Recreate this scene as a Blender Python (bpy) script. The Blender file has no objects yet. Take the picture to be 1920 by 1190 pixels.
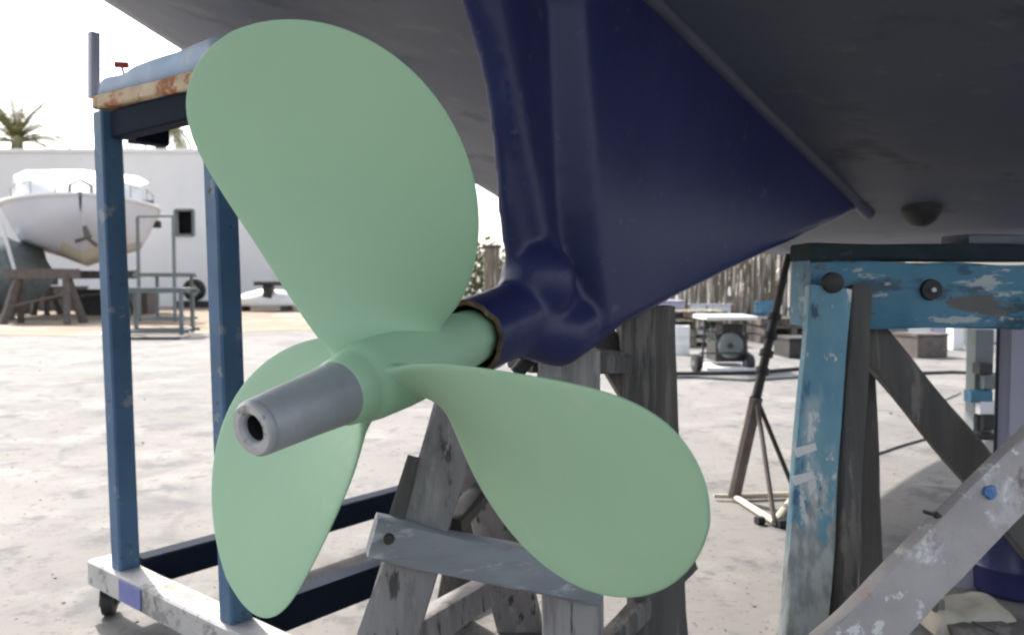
import bpy, bmesh, math, random
from mathutils import Vector, Matrix
from mathutils import noise as mn
random.seed(7)
R = math.radians
PI = math.pi
scn = bpy.context.scene
C = scn.collection

# ------------------------------------------------------------------ camera
EYE = Vector((0, 0, 0.6)); PITCH = R(2.5); FPX = 1507.0
cam_d = bpy.data.cameras.new('camera'); cam = bpy.data.objects.new('camera', cam_d); C.objects.link(cam)
cam_d.sensor_width = 36; cam_d.lens = FPX / 1920 * 36
cam_d.clip_start = 0.02; cam_d.clip_end = 3000
cam.location = EYE; cam.rotation_euler = (R(90) - PITCH, 0, 0)
cam_d.dof.use_dof = True; cam_d.dof.focus_distance = 0.85; cam_d.dof.aperture_fstop = 9.0
scn.camera = cam

# ------------------------------------------------------------------ world, sun, exposure
SUN_EL = R(44)
SUN_H = Vector((-0.60, 0.80, 0)).normalized()
w = bpy.data.worlds.new('World'); scn.world = w; w.use_nodes = True
nt = w.node_tree; nt.nodes.clear()
sky = nt.nodes.new('ShaderNodeTexSky'); sky.sky_type = 'NISHITA'; sky.sun_disc = False
sky.sun_elevation = SUN_EL; sky.sun_rotation = math.atan2(SUN_H.x, SUN_H.y)
sky.dust_density = 3.5; sky.air_density = 1.0; sky.ozone_density = 1.0
bg = nt.nodes.new('ShaderNodeBackground'); bg.inputs[1].default_value = 0.15
ow = nt.nodes.new('ShaderNodeOutputWorld')
hs = nt.nodes.new('ShaderNodeHueSaturation'); hs.inputs['Saturation'].default_value = .45
nt.links.new(sky.outputs[0], hs.inputs['Color']); nt.links.new(hs.outputs[0], bg.inputs[0]); nt.links.new(bg.outputs[0], ow.inputs[0])
sd = bpy.data.lights.new('sun', 'SUN'); sd.energy = 3.2; sd.angle = R(0.9); sd.color = (1, .95, .87)
so = bpy.data.objects.new('sun', sd); C.objects.link(so)
sdir = SUN_H * math.cos(SUN_EL) + Vector((0, 0, math.sin(SUN_EL)))
so.rotation_euler = sdir.to_track_quat('Z', 'Y').to_euler()
so.location = sdir * 30
scn.view_settings.view_transform = 'Standard'; scn.view_settings.look = 'None'
scn.view_settings.exposure = 1.36; scn.view_settings.gamma = 1
try:
    scn.cycles.pixel_filter_type = 'BLACKMAN_HARRIS'; scn.cycles.filter_width = 2.2
    scn.cycles.max_bounces = 8; scn.cycles.diffuse_bounces = 6
except Exception: pass

# ------------------------------------------------------------------ measuring helpers
cp, sp = math.cos(PITCH), math.sin(PITCH)
def ray(px, py):
    a = (px - 960) / FPX; b = (595 - py) / FPX
    return Vector((a, cp + b * sp, b * cp - sp))
def at_y(px, py, Y):
    r = ray(px, py); return EYE + r * (Y / r.y)
def at_z(px, py, z=0.0):
    r = ray(px, py); return EYE + r * ((z - EYE.z) / r.z)
PC = Vector((-0.12199, 0.74831, 0.51356))
AZ, EL = 0.55188, 0.17919
AX = Vector((math.sin(AZ) * math.cos(EL), math.cos(AZ) * math.cos(EL), math.sin(EL)))
KD = Vector((math.sin(AZ), math.cos(AZ), 0))          # keel plane heading
KM = Vector((-KD.y, KD.x, 0))                          # across, towards the far side
KO = Vector((PC.x, PC.y, 0))
def tn(p): q = p - KO; return q.dot(KD), q.x * KM.x + q.y * KM.y
def kp(t, n, z): v = KO + KD * t + KM * n; return Vector((v.x, v.y, z))
def on_n(px, py, n):
    r = ray(px, py); q = EYE - KO
    k = (n - (q.x * KM.x + q.y * KM.y)) / (r.x * KM.x + r.y * KM.y)
    return EYE + r * k
def interp(x, xs, ys):
    if x <= xs[0]: return ys[0] + (ys[1] - ys[0]) / (xs[1] - xs[0]) * (x - xs[0])
    for i in range(len(xs) - 1):
        if x <= xs[i + 1] or i == len(xs) - 2:
            return ys[i] + (ys[i + 1] - ys[i]) / (xs[i + 1] - xs[i]) * (x - xs[i])
def clampi(x, xs, ys): return interp(min(max(x, xs[0]), xs[-1]), xs, ys)

# ------------------------------------------------------------------ materials
def M(name, c1, c2=None, scale=6.0, rough=.6, bump=.15, metal=0.0, c3=None, th=.62, s3=3.0, spec=.5,
      stretch=(1, 1, 1), rvar=.1, bscale=None, layers=None, coat=0.0, bdist=.004):
    m = bpy.data.materials.new(name); m.use_nodes = True
    t = m.node_tree; n = t.nodes; L = t.links
    b = n['Principled BSDF']
    tc = n.new('ShaderNodeTexCoord'); mp = n.new('ShaderNodeMapping'); mp.inputs['Scale'].default_value = stretch
    L.new(tc.outputs['Object'], mp.inputs[0])
    def noise(sc, det=6, ro=.6, off=None):
        q = n.new('ShaderNodeTexNoise'); q.inputs['Scale'].default_value = sc
        q.inputs['Detail'].default_value = det; q.inputs['Roughness'].default_value = ro
        L.new(mp.outputs[0], q.inputs['Vector']); return q
    def ramp(src, a, bb):
        r = n.new('ShaderNodeMapRange'); r.inputs[1].default_value = a; r.inputs[2].default_value = bb
        L.new(src, r.inputs[0]); return r.outputs[0]
    def mix(f, a, bcol):
        x = n.new('ShaderNodeMix'); x.data_type = 'RGBA'
        L.new(f, x.inputs[0])
        if isinstance(a, tuple): x.inputs[6].default_value = (*a, 1)
        else: L.new(a, x.inputs[6])
        x.inputs[7].default_value = (*bcol, 1)
        return x.outputs[2]
    c2 = c2 or tuple(v * .8 for v in c1)
    nz = noise(scale)
    col = mix(ramp(nz.outputs[0], .35, .65), c1, c2)
    if c3: col = mix(ramp(noise(s3, 8, .7).outputs[0], th, th + .05), col, c3)
    for (sc, thr, cc, soft) in (layers or []):
        col = mix(ramp(noise(sc, 5, .65).outputs[0], thr, thr + soft), col, cc)
    L.new(col, b.inputs['Base Color'])
    rr = n.new('ShaderNodeMapRange'); rr.inputs[3].default_value = max(rough - rvar, .02); rr.inputs[4].default_value = min(rough + rvar, 1)
    L.new(nz.outputs[0], rr.inputs[0]); L.new(rr.outputs[0], b.inputs['Roughness'])
    b.inputs['Metallic'].default_value = metal
    b.inputs['Specular IOR Level'].default_value = spec
    b.inputs['Coat Weight'].default_value = coat
    b.inputs['Coat Roughness'].default_value = .25
    if bump:
        bn = noise(bscale or scale * 6, 6, .7); bp = n.new('ShaderNodeBump')
        bp.inputs['Strength'].default_value = bump; bp.inputs['Distance'].default_value = bdist
        L.new(bn.outputs[0], bp.inputs['Height']); L.new(bp.outputs[0], b.inputs['Normal'])
    return m

GREEN = M('sage_primer', (.365, .575, .375), (.345, .55, .36), 3, .5, .14, bscale=60, bdist=.001, rvar=.06, layers=[(5, .52, (.33, .53, .35), .25), (22, .60, (.39, .57, .385), .15)])
SHAFT = M('dull_steel', (.32, .34, .37), (.42, .43, .45), 14, .5, .4, metal=.2, c3=(.22, .225, .23), th=.6, s3=14, bdist=.001)
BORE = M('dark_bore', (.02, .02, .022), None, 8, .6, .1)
NAVY = M('navy_gloss', (.018, .024, .092), (.025, .031, .108), 5, .34, .22, bscale=24, bdist=.0012, rvar=.08, spec=.36,
         c3=(.040, .041, .105), th=.66, s3=6, layers=[(45, .62, (.06, .06, .13), .08), (8, .60, (.034, .034, .10), .1)])
RIM = M('brown_rim', (.16, .09, .04), (.05, .035, .025), 40, .7, .5, c3=(.35, .24, .12), th=.58, s3=60)
HULL = M('antifoul_grey', (.150, .160, .195), (.120, .130, .160), 1.6, .52, .5, bscale=14, bdist=.002,
         stretch=(.5, 1, 1), rvar=.12, spec=.22, layers=[(2.2, .53, (.18, .183, .205), .12), (9, .57, (.10, .106, .13), .08), (24, .61, (.18, .18, .185), .08), (1.1, .55, (.10, .112, .142), .15)])
TOPS = M('topside_paint', (.75, .75, .74), (.7, .7, .69), 3, .3, .05)
BLUE = M('frame_blue', (.080, .160, .265), (.055, .115, .205), 7, .5, .25, spec=.25, c3=(.10, .12, .15), th=.58, s3=9,
         layers=[(22, .61, (.20, .23, .27), .04), (5, .60, (.05, .065, .055), .08), (40, .64, (.06, .045, .035), .04)], bdist=.002)
DKBLUE = M('frame_navy', (.006, .012, .028), (.012, .018, .03), 7, .7, .2, spec=.05, c3=(.05, .045, .04), th=.66, s3=12)
RAILW = M('worn_white', (.50, .49, .47), (.36, .355, .35), 8, .7, .3, c3=(.22, .21, .21), th=.53, s3=10,
          layers=[(30, .58, (.18, .165, .15), .05), (14, .60, (.28, .22, .17), .06)], bdist=.002)
PATCH = M('blue_patch', (.12, .14, .36), (.17, .19, .40), 20, .6, .2, c3=(.4, .4, .42), th=.66, s3=25)
RUST = M('rusty_edge', (.62, .50, .36), (.45, .33, .2), 18, .8, .5, c3=(.34, .12, .04), th=.50, s3=14,
         layers=[(35, .6, (.08, .06, .04), .05)], bdist=.003)
BUNDLE = M('pale_blue_cloth', (.40, .52, .70), (.50, .58, .70), 12, .8, .6, c3=(.55, .60, .66), th=.60, s3=16, bdist=.006)
WOOD = M('grey_timber', (.29, .27, .268), (.21, .195, .198), 13, .85, .8, stretch=(2.2, 2.2, .18), bscale=40,
         c3=(.35, .33, .32), th=.52, s3=6, layers=[(9, .53, (.15, .14, .135), .12), (26, .57, (.075, .07, .068), .06), (4, .58, (.13, .12, .12), .2)], bdist=.004)
WOODD = M('dark_timber', (.085, .08, .075), (.13, .12, .11), 13, .85, .8, stretch=(2.2, 2.2, .18), bscale=40, c3=(.20, .185, .17), th=.54, s3=9, bdist=.004)
WOODL = M('blue_grey_timber', (.30, .325, .35), (.22, .24, .265), 9, .8, .7, stretch=(.25, 2, 2), bscale=36, c3=(.46, .47, .48), th=.54, s3=11,
          layers=[(26, .58, (.24, .24, .25), .08)], bdist=.004)
PLANK = M('dusty_plank', (.52, .475, .46), (.42, .385, .375), 9, .85, .7, stretch=(1, .5, 1), c3=(.62, .59, .57), th=.54, s3=12,
          layers=[(24, .59, (.80, .77, .73), .03), (11, .62, (.25, .22, .21), .06), (17, .64, (.48, .30, .24), .05)], bdist=.004)
TEAL = M('teal_paint', (.045, .16, .25), (.075, .22, .32), 9, .55, .5, stretch=(.35, 1, 1), bscale=30,
         c3=(.03, .08, .12), th=.53, s3=13, layers=[(6, .57, (.22, .34, .40), .10), (34, .60, (.38, .42, .42), .04), (18, .60, (.10, .095, .09), .04)], bdist=.004)
TEALV = M('worn_teal_leg', (.11, .27, .36), (.22, .40, .47), 9, .6, .5, stretch=(1, 1, .35), bscale=30,
          c3=(.05, .15, .26), th=.57, s3=14, layers=[(4.0, .50, (.58, .62, .60), .12), (34, .59, (.66, .67, .64), .04), (22, .61, (.07, .10, .15), .03)], bdist=.004)
PALELEG = M('bleached_leg', (.45, .49, .47), (.34, .40, .40), 9, .7, .5, stretch=(1, 1, .4), bscale=30, c3=(.12, .28, .36), th=.58, s3=13,
            layers=[(26, .64, (.20, .20, .19), .04), (12, .66, (.62, .63, .6), .05)], bdist=.004)
def wear_down(m, z0, z1, c):
    t = m.node_tree; n = t.nodes; L = t.links; b = n['Principled BSDF']; src = b.inputs['Base Color'].links[0].from_socket
    tc = n.new('ShaderNodeTexCoord'); sx = n.new('ShaderNodeSeparateXYZ'); L.new(tc.outputs['Object'], sx.inputs[0])
    nz = n.new('ShaderNodeTexNoise'); nz.inputs['Scale'].default_value = 16; nz.inputs['Detail'].default_value = 8; nz.inputs['Roughness'].default_value = .7
    mp = n.new('ShaderNodeMapping'); mp.inputs['Scale'].default_value = (1.6, 1.6, .6); L.new(tc.outputs['Object'], mp.inputs[0]); L.new(mp.outputs[0], nz.inputs['Vector'])
    ma = n.new('ShaderNodeMath'); ma.operation = 'MULTIPLY_ADD'; ma.inputs[1].default_value = .9; L.new(nz.outputs[0], ma.inputs[0]); L.new(sx.outputs['Z'], ma.inputs[2])
    mr = n.new('ShaderNodeMapRange'); mr.inputs[1].default_value = z0 + .45; mr.inputs[2].default_value = z1 + .45; L.new(ma.outputs[0], mr.inputs[0])
    n2 = n.new('ShaderNodeTexNoise'); n2.inputs['Scale'].default_value = 40; n2.inputs['Detail'].default_value = 6; L.new(mp.outputs[0], n2.inputs['Vector'])
    cm = n.new('ShaderNodeMix'); cm.data_type = 'RGBA'; cm.inputs[6].default_value = (*[v * .62 for v in c], 1); cm.inputs[7].default_value = (*c, 1)
    r2 = n.new('ShaderNodeMapRange'); r2.inputs[1].default_value = .40; r2.inputs[2].default_value = .55; L.new(n2.outputs[0], r2.inputs[0]); L.new(r2.outputs[0], cm.inputs[0])
    mx = n.new('ShaderNodeMix'); mx.data_type = 'RGBA'; L.new(mr.outputs[0], mx.inputs[0]); L.new(src, mx.inputs[6]); L.new(cm.outputs[2], mx.inputs[7]); L.new(mx.outputs[2], b.inputs['Base Color'])
wear_down(TEALV, .27, .22, (.46, .50, .48))
BLACK = M('black_rubber', (.012, .012, .013), (.02, .02, .02), 9, .6, .2)
IRON = M('dark_iron', (.03, .03, .032), (.06, .055, .05), 14, .6, .4, metal=.3, c3=(.12, .07, .04), th=.66, s3=20)
BRNIRON = M('brown_iron', (.14, .115, .10), (.09, .075, .07), 14, .7, .4, c3=(.22, .17, .13), th=.6, s3=20)
WHITE = M('white_paint', (.78, .78, .77), (.72, .72, .71), 3, .4, .05)
BOATW = M('boat_gelcoat', (.66, .66, .70), (.56, .57, .62), 1.2, .35, .05, c3=(.50, .47, .44), th=.66, s3=1.6)
CREAM = M('cream_bottom', (.62, .58, .48), (.5, .47, .40), 2, .7, .2)  # cream antifoul band, with light from the ground put into the colour
GREYM = M('grey_metal', (.17, .20, .20), (.12, .145, .145), 8, .5, .2, c3=(.14, .12, .1), th=.64, s3=12)
LAV = M('lavender_panel', (.40, .39, .50), (.45, .44, .54), 3, .6, .15, c3=(.50, .49, .56), th=.62, s3=5)
DRUM = M('blue_plastic', (.03, .035, .13), (.045, .05, .16), 3, .3, .1)
CANVAS = M('cream_canvas', (.58, .52, .42), (.48, .43, .35), 14, .9, .6, bdist=.006)
GLASS = M('dark_window', (.004, .004, .005), (.006, .006, .006), 3, .6, 0, spec=.1)
WALLM = M('wall_render', (.80, .79, .775), (.74, .735, .73), .8, .9, .3, c3=(.68, .66, .64), th=.60, s3=.5, layers=[(1.8, .66, (.66, .63, .57), .1)])
FROND = M('palm_frond', (.10, .12, .035), (.17, .15, .05), 9, .7, .2)
BARK = M('palm_bark', (.15, .11, .07), (.09, .07, .045), 9, .9, .5)
LEAF = M('leaf_green', (.07, .10, .035), (.11, .12, .05), 5, .7, .2)
REED = M('reed_cane', (.26, .21, .15), (.14, .115, .085), 4, .9, .3, stretch=(8, 2, .35), c3=(.55, .52, .45), th=.52, s3=5, layers=[(3, .56, (.07, .06, .05), .05), (2, .58, (.16, .17, .10), .08)])
REDM = M('red_plastic', (.4, .03, .03), None, 5, .5, .05)
PIPEY = M('galvanised', (.42, .44, .46), (.3, .32, .33), 10, .45, .2, metal=.4)

DARKBD = M('dark_board', (.016, .028, .036), (.03, .045, .05), 9, .8, .5, c3=(.07, .075, .07), th=.60, s3=12, spec=.2)  # near-black teal for the board on the beam
# ground
def ground_mat():
    m = M('yard_concrete', (.190, .180, .170), (.154, .147, .141), .7, .9, .5, c3=(.118, .116, .117), th=.60, s3=1.1, bscale=18,
          layers=[(2.6, .52, (.215, .205, .192), .10), (1.7, .55, (.115, .113, .115), .10), (5.5, .56, (.10, .098, .10), .08), (16, .57, (.12, .117, .116), .08), (60, .60, (.085, .083, .082), .05)], bdist=.006)
    return m
CONC = ground_mat()
_t = CONC.node_tree; _b = _t.nodes['Principled BSDF']; _src = _b.inputs['Base Color'].links[0].from_socket
_tc = _t.nodes.new('ShaderNodeTexCoord'); _n = _t.nodes.new('ShaderNodeTexNoise'); _n.inputs['Scale'].default_value = 1.3; _n.inputs['Detail'].default_value = 6
_t.links.new(_tc.outputs['Object'], _n.inputs['Vector'])
_va = _t.nodes.new('ShaderNodeVectorMath'); _va.operation = 'MULTIPLY_ADD'; _va.inputs[1].default_value = (.9, .9, .9)
_t.links.new(_n.outputs['Color'], _va.inputs[0]); _t.links.new(_tc.outputs['Object'], _va.inputs[2])
_v = _t.nodes.new('ShaderNodeTexVoronoi'); _v.feature = 'DISTANCE_TO_EDGE'; _v.inputs['Scale'].default_value = .42; _t.links.new(_va.outputs[0], _v.inputs['Vector'])
_r = _t.nodes.new('ShaderNodeMapRange'); _r.inputs[1].default_value = .003; _r.inputs[2].default_value = .009; _r.inputs[3].default_value = .28; _r.inputs[4].default_value = 0
_t.links.new(_v.outputs['Distance'], _r.inputs[0])
_m = _t.nodes.new('ShaderNodeMix'); _m.data_type = 'RGBA'; _m.inputs[7].default_value = (.06, .058, .055, 1)
_t.links.new(_r.outputs[0], _m.inputs[0]); _t.links.new(_src, _m.inputs[6]); _t.links.new(_m.outputs[2], _b.inputs['Base Color'])
SAND = M('packed_sand', (.26, .19, .13), (.21, .16, .115), .8, .95, .4, c3=(.34, .30, .25), th=.54, s3=.9, layers=[(3, .60, (.22, .18, .145), .08)])

# ------------------------------------------------------------------ object helpers
def tagp(o, label=None, cat=None, group=None, kind=None):
    if label: o['label'] = label
    if cat: o['category'] = cat
    if group: o['group'] = group
    if kind: o['kind'] = kind
    return o
BASE = {}
def thing(name, label, cat, loc=(0, 0, 0), group=None):
    o = bpy.data.objects.new(name, None); C.objects.link(o); o.location = loc; o.empty_display_size = .1
    BASE[o.name] = Vector(loc)
    return tagp(o, label, cat, group)
def link(name, bm, mats, parent=None, smooth=False, base=None):
    """link a bmesh laid out in world coordinates as one object"""
    off = Vector((0, 0, 0))
    if parent is not None: off = BASE[parent.name]
    elif base is not None: off = Vector(base)
    if off.length > 0: bmesh.ops.translate(bm, verts=bm.verts, vec=-off)
    bmesh.ops.recalc_face_normals(bm, faces=bm.faces)
    me = bpy.data.meshes.new(name); bm.to_mesh(me); bm.free()
    for m in (mats if isinstance(mats, (list, tuple)) else [mats]): me.materials.append(m)
    if smooth:
        for p in me.polygons: p.use_smooth = True
        if smooth != 'all':
            try: me.set_sharp_from_angle(angle=R(38))
            except Exception: pass
    o = bpy.data.objects.new(name, me); C.objects.link(o)
    if parent is not None: o.parent = parent; BASE[o.name] = off
    else: o.location = off; BASE[o.name] = off
    return o
def B(): return bmesh.new()
def frame(d, up=Vector((0, 0, 1))):
    d = d.normalized()
    if abs(d.dot(up)) > .98: up = Vector((0, 1, 0))
    x = d.cross(up).normalized(); y = x.cross(d).normalized()
    return x, y, d
def board(bm, p0, p1, w, th, side=None, bev=.003, seg=6, rough=0.0, mi=0, taper=1.0):
    """rectangular bar p0->p1; w along `side`, th along the other; slightly uneven when rough"""
    p0, p1 = Vector(p0), Vector(p1); d = (p1 - p0).normalized()
    if side is None: side = frame(d)[0]
    side = Vector(side); side = (side - d * side.dot(d)).normalized(); oth = d.cross(side)
    b2 = bmesh.new(); rings = []
    hw, ht = w / 2, th / 2; b = min(bev, hw * .4, ht * .4)
    prof = [(-hw + b, -ht), (hw - b, -ht), (hw, -ht + b), (hw, ht - b), (hw - b, ht), (-hw + b, ht), (-hw, ht - b), (-hw, -ht + b)]
    for i in range(seg + 1):
        f = i / seg; c = p0.lerp(p1, f); k = 1 + (taper - 1) * f
        row = []
        for j, (a, q) in enumerate(prof):
            ra = rough * mn.noise(c * 9 + Vector((j // 2, 0, 0))) if rough else 0
            rb = rough * mn.noise(c * 7 + Vector((0, j // 2 + 5, 0))) if rough else 0
            row.append(b2.verts.new(c + side * (a * k + ra) + oth * (q * k + rb)))
        rings.append(row)
    for i in range(seg):
        for j in range(8): b2.faces.new((rings[i][j], rings[i][(j + 1) % 8], rings[i + 1][(j + 1) % 8], rings[i + 1][j]))
    b2.faces.new(rings[0][::-1]); b2.faces.new(rings[-1])
    merge(bm, b2, mi)
def merge(bm, b2, mi=0):
    mp = {v: bm.verts.new(v.co) for v in b2.verts}
    for f in b2.faces:
        try: g = bm.faces.new([mp[v] for v in f.verts]); g.material_index = mi
        except ValueError: pass
    b2.free()
def tube(bm, pts, r, n=10, mi=0, cap=True, closed=False):
    pts = [Vector(p) for p in pts]; rr = r if isinstance(r, (list, tuple)) else [r] * len(pts)
    b2 = bmesh.new(); rings = []; N = len(pts)
    up = Vector((0, 0, 1))
    for i, p in enumerate(pts):
        if closed: d = pts[(i + 1) % N] - pts[i - 1]
        else: d = pts[min(i + 1, N - 1)] - pts[max(i - 1, 0)]
        x, y, _ = frame(d, up)
        rings.append([b2.verts.new(p + (x * math.cos(a) + y * math.sin(a)) * rr[i]) for a in [2 * PI * k / n for k in range(n)]])
    for i in range(N if closed else N - 1):
        A, Bq = rings[i], rings[(i + 1) % N]
        for j in range(n): b2.faces.new((A[j], A[(j + 1) % n], Bq[(j + 1) % n], Bq[j]))
    if cap and not closed: b2.faces.new(rings[0][::-1]); b2.faces.new(rings[-1])
    merge(bm, b2, mi)
def lathe(bm, prof, o, axis, n=48, mi=0, mis=None, wob=None):
    """prof: (s along axis, radius); wob(k angle, i) -> extra s"""
    o = Vector(o); x, y, a = frame(Vector(axis)); rings = []
    b2 = bmesh.new()
    for i, (s, r) in enumerate(prof):
        if r < 1e-6: rings.append([b2.verts.new(o + a * s)]); continue
        row = []
        for k in range(n):
            th = 2 * PI * k / n; ds = wob(th, i) if wob else 0
            row.append(b2.verts.new(o + a * (s + ds) + (x * math.cos(th) + y * math.sin(th)) * r))
        rings.append(row)
    for i in range(len(rings) - 1):
        A, Bq = rings[i], rings[i + 1]
        for k in range(n):
            a0, a1 = A[k % len(A)], A[(k + 1) % n % len(A)]; b0, b1 = Bq[k % len(Bq)], Bq[(k + 1) % n % len(Bq)]
            vs = []
            for v in (a0, a1, b1, b0):
                if v not in vs: vs.append(v)
            if len(vs) > 2:
                f = b2.faces.new(vs); f.material_index = 0
    merge(bm, b2, mi)
def grid(bm, rows, mi=0, close_u=False):
    """rows of points -> quads"""
    V = [[bm.verts.new(p) for p in r] for r in rows]
    for i in range(len(V) - 1):
        m_ = len(V[i]); rng = range(m_ if close_u else m_ - 1)
        for j in rng:
            q = (V[i][j], V[i][(j + 1) % m_], V[i + 1][(j + 1) % m_], V[i + 1][j])
            try: f = bm.faces.new(q); f.material_index = mi
            except ValueError: pass
    return V
def boxb(bm, c, s, rz=0, bev=.004, mi=0, rough=0):
    c = Vector(c); d = Vector((math.cos(rz), math.sin(rz), 0))
    board(bm, c - d * s[0] / 2, c + d * s[0] / 2, s[1], s[2], side=Vector((-d.y, d.x, 0)), bev=bev, seg=3, rough=rough, mi=mi)
def cloud(bm, c, s, bump=.15, freq=2.0, sub=3, mi=0, seed=0, flat=None):
    b2 = bmesh.new(); bmesh.ops.create_icosphere(b2, subdivisions=sub, radius=1)
    for v in b2.verts:
        q = v.co.copy(); k = 1 + bump * mn.noise(q * freq + Vector((seed, seed * 2, 0)))
        v.co = Vector((q.x * s[0] * k, q.y * s[1] * k, q.z * s[2] * k)) + Vector(c)
        if flat is not None and v.co.z < flat: v.co.z = flat
    merge(bm, b2, mi)

# ------------------------------------------------------------------ setting
bm = B()
rows = []
ys = [-60, -8, -2, 0, 1, 2, 3, 5, 8, 12, 20, 45, 120, 600, 1600]
xs = [-1200, -300, -60, -15, -6, -3, -1, 0, 1, 3, 6, 15, 60, 300, 1200]
for y in ys: rows.append([Vector((x, y, 0)) for x in xs])
grid(bm, rows); tagp(link('ground', bm, CONC), kind='structure', label='pale dusty concrete floor of the boatyard')
bm = B()
rows = []
N = 40
for i in range(N + 1):
    x = -26 + 30 * i / N
    rows.append([Vector((x, 9.3 + .9 * mn.noise(Vector((x * .5, 0, 0))) + (.5 if x > -3 else 0), .004)), Vector((x, 19.5, .004))])
grid(bm, rows); tagp(link('sand_ground', bm, SAND), kind='structure', label='strip of tan packed sand before the far wall')

# far wall with window
YW = 20.0
wl = thing('yard_wall', 'long pale rendered yard wall with one small black window', 'wall', (-9, YW, 0))
zt = at_y(300, 287, YW).z
wx0, wx1 = at_y(329, 417, YW).x, at_y(363, 417, YW).x
wz0, wz1 = at_y(345, 441, YW).z, at_y(345, 394, YW).z
def wall_seg(x0, x1, z0, z1): boxb(bm, ((x0 + x1) / 2, YW + .15, (z0 + z1) / 2), (x1 - x0, .3, z1 - z0), bev=.001)
bm = B(); XL, XR = -30, -1.2
wall_seg(XL, wx0, 0, zt); wall_seg(wx1, XR, 0, zt); wall_seg(wx0, wx1, 0, wz0); wall_seg(wx0, wx1, wz1, zt)
link('wall_face', bm, WALLM, wl)
bm = B(); boxb(bm, ((XL + XR) / 2, YW + .15, zt + .05), (XR - XL + .1, .4, .1), bev=.01); link('coping', bm, WALLM, wl)
bm = B(); boxb(bm, ((wx0 + wx1) / 2, YW + .2, (wz0 + wz1) / 2), (wx1 - wx0 + .02, .04, wz1 - wz0 + .02)); win = link('window', bm, GLASS, wl)
bm = B()
for a, b_ in (((wx0, wz0), (wx1, wz0)), ((wx1, wz0), (wx1, wz1)), ((wx1, wz1), (wx0, wz1)), ((wx0, wz1), (wx0, wz0))):
    board(bm, (a[0], YW - .01, a[1]), (b_[0], YW - .01, b_[1]), .06, .06)
link('window_frame', bm, GREYM, win)

# ------------------------------------------------------------------ the hull overhead
PJ = on_n(1630, 400, -.254)
ZA = .720
def zk(t):
    a = ZA + .31 * (1.23 - t); b_ = .690
    s = .05; return (a + b_ + math.sqrt((a - b_) ** 2 + s * s * .3)) / 2
def rise(n): return (.17 if n > 0 else .06) * n * n
_tp, _np = tn(PJ)
for _i in range(30): ZA += (PJ.z - zk(_tp) - rise(_np)) * .7
def solve(px, py):
    """where the sight line first meets the extended bottom, = the chine seen edge-on"""
    Y = .9; last = None
    while Y < 6:
        p = at_y(px, py, Y); t, n = tn(p); z = zk(t) + rise(n)
        g = z - p.z
        if last is not None and n > .6 and g <= .012: return t, n
        last = g; Y += .01
    return None
sil = [(52, 0), (200, 72), (350, 152), (520, 215), (700, 285), (900, 356)]
chs = [q for q in (solve(*s) for s in sil) if q]
print('chine', [(round(a, 2), round(b_, 2)) for a, b_ in chs])
CT = [-1.5, -.4] + [0.28, .7, 1.2, 1.9, 2.8, 3.8, 4.6, 5.2]
CN = [1.35, 1.40] + [1.38, 1.24, 1.22, 1.18, 1.02, .70, .35, .04]
if len(chs) >= 3:
    ts = [c[0] for c in chs]; nn = [c[1] for c in chs]
    CT = [-1.5, min(ts) - .5] + ts + [max(ts) + .9, max(ts) + 1.9, max(ts) + 2.7, max(ts) + 3.4]
    CN = [1.35, nn[0] + .02] + nn + [nn[-1] * .86, nn[-1] * .58, nn[-1] * .28, .04]
hull = thing('boat_hull', 'big dark grey boat hull overhead, seen from below at its stern', 'boat', kp(1.5, 0, 0))
bm = B(); rows = []
T0, T1 = -1.3, CT[-1]
NT = 90
for i in range(NT + 1):
    t = T0 + (T1 - T0) * i / NT
    nc = clampi(t, CT, CN); bow = max(0, (t - (T1 - 2.2)) / 2.2)
    half = []
    for j in range(15):
        n = nc * j / 14; half.append((n, zk(t) + rise(n) + bow ** 2 * .35 * (j / 14)))
    bott_near = [(n, zk(t) + rise(-n) + bow ** 2 * .35 * (j / 14)) for j, (n, _) in enumerate(half)]
    zc = half[-1][1]
    half.append((nc + .018, zc + .02))
    for dz, dn in ((.06, .03), (.2, .05), (.5, .09), (.9, .14), (1.25, .17)):
        half.append((nc + dn * (1 if nc > .3 else nc / .3), zc + dz))
    half.append((nc * .5, zc + 1.32)); half.append((0, zc + 1.35))
    dzn = bott_near[-1][1] - zc
    nearh = bott_near + [(n, z + dzn) for n, z in half[15:]]
    full = [kp(t, -n, z) for n, z in nearh[::-1]] + [kp(t, n, z) for n, z in half[1:]]
    rows.append(full)
V = grid(bm, rows)
bm.faces.new(V[0]); bm.faces.new(V[-1][::-1])
ho = link('hull_bottom', bm, HULL, hull, smooth=True)
# small skin fitting in the near side bottom
pf = at_y(1727, 392, 1.9)
def hull_hit(px, py):
    Y = .7
    while Y < 5:
        p = at_y(px, py, Y); t, n = tn(p)
        if p.z >= zk(t) + rise(n): return p
        Y += .004
    return p
pf = hull_hit(1727, 392); nrm = Vector((0, 0, -1))
bm = B(); lathe(bm, [(-.034, .0), (-.034, .012), (-.028, .022), (-.018, .031), (-.006, .036), (.02, .038)], pf, Vector((.1, -.05, 1)), 24)
link('drain_fitting', bm, IRON, hull, smooth=True)

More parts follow.
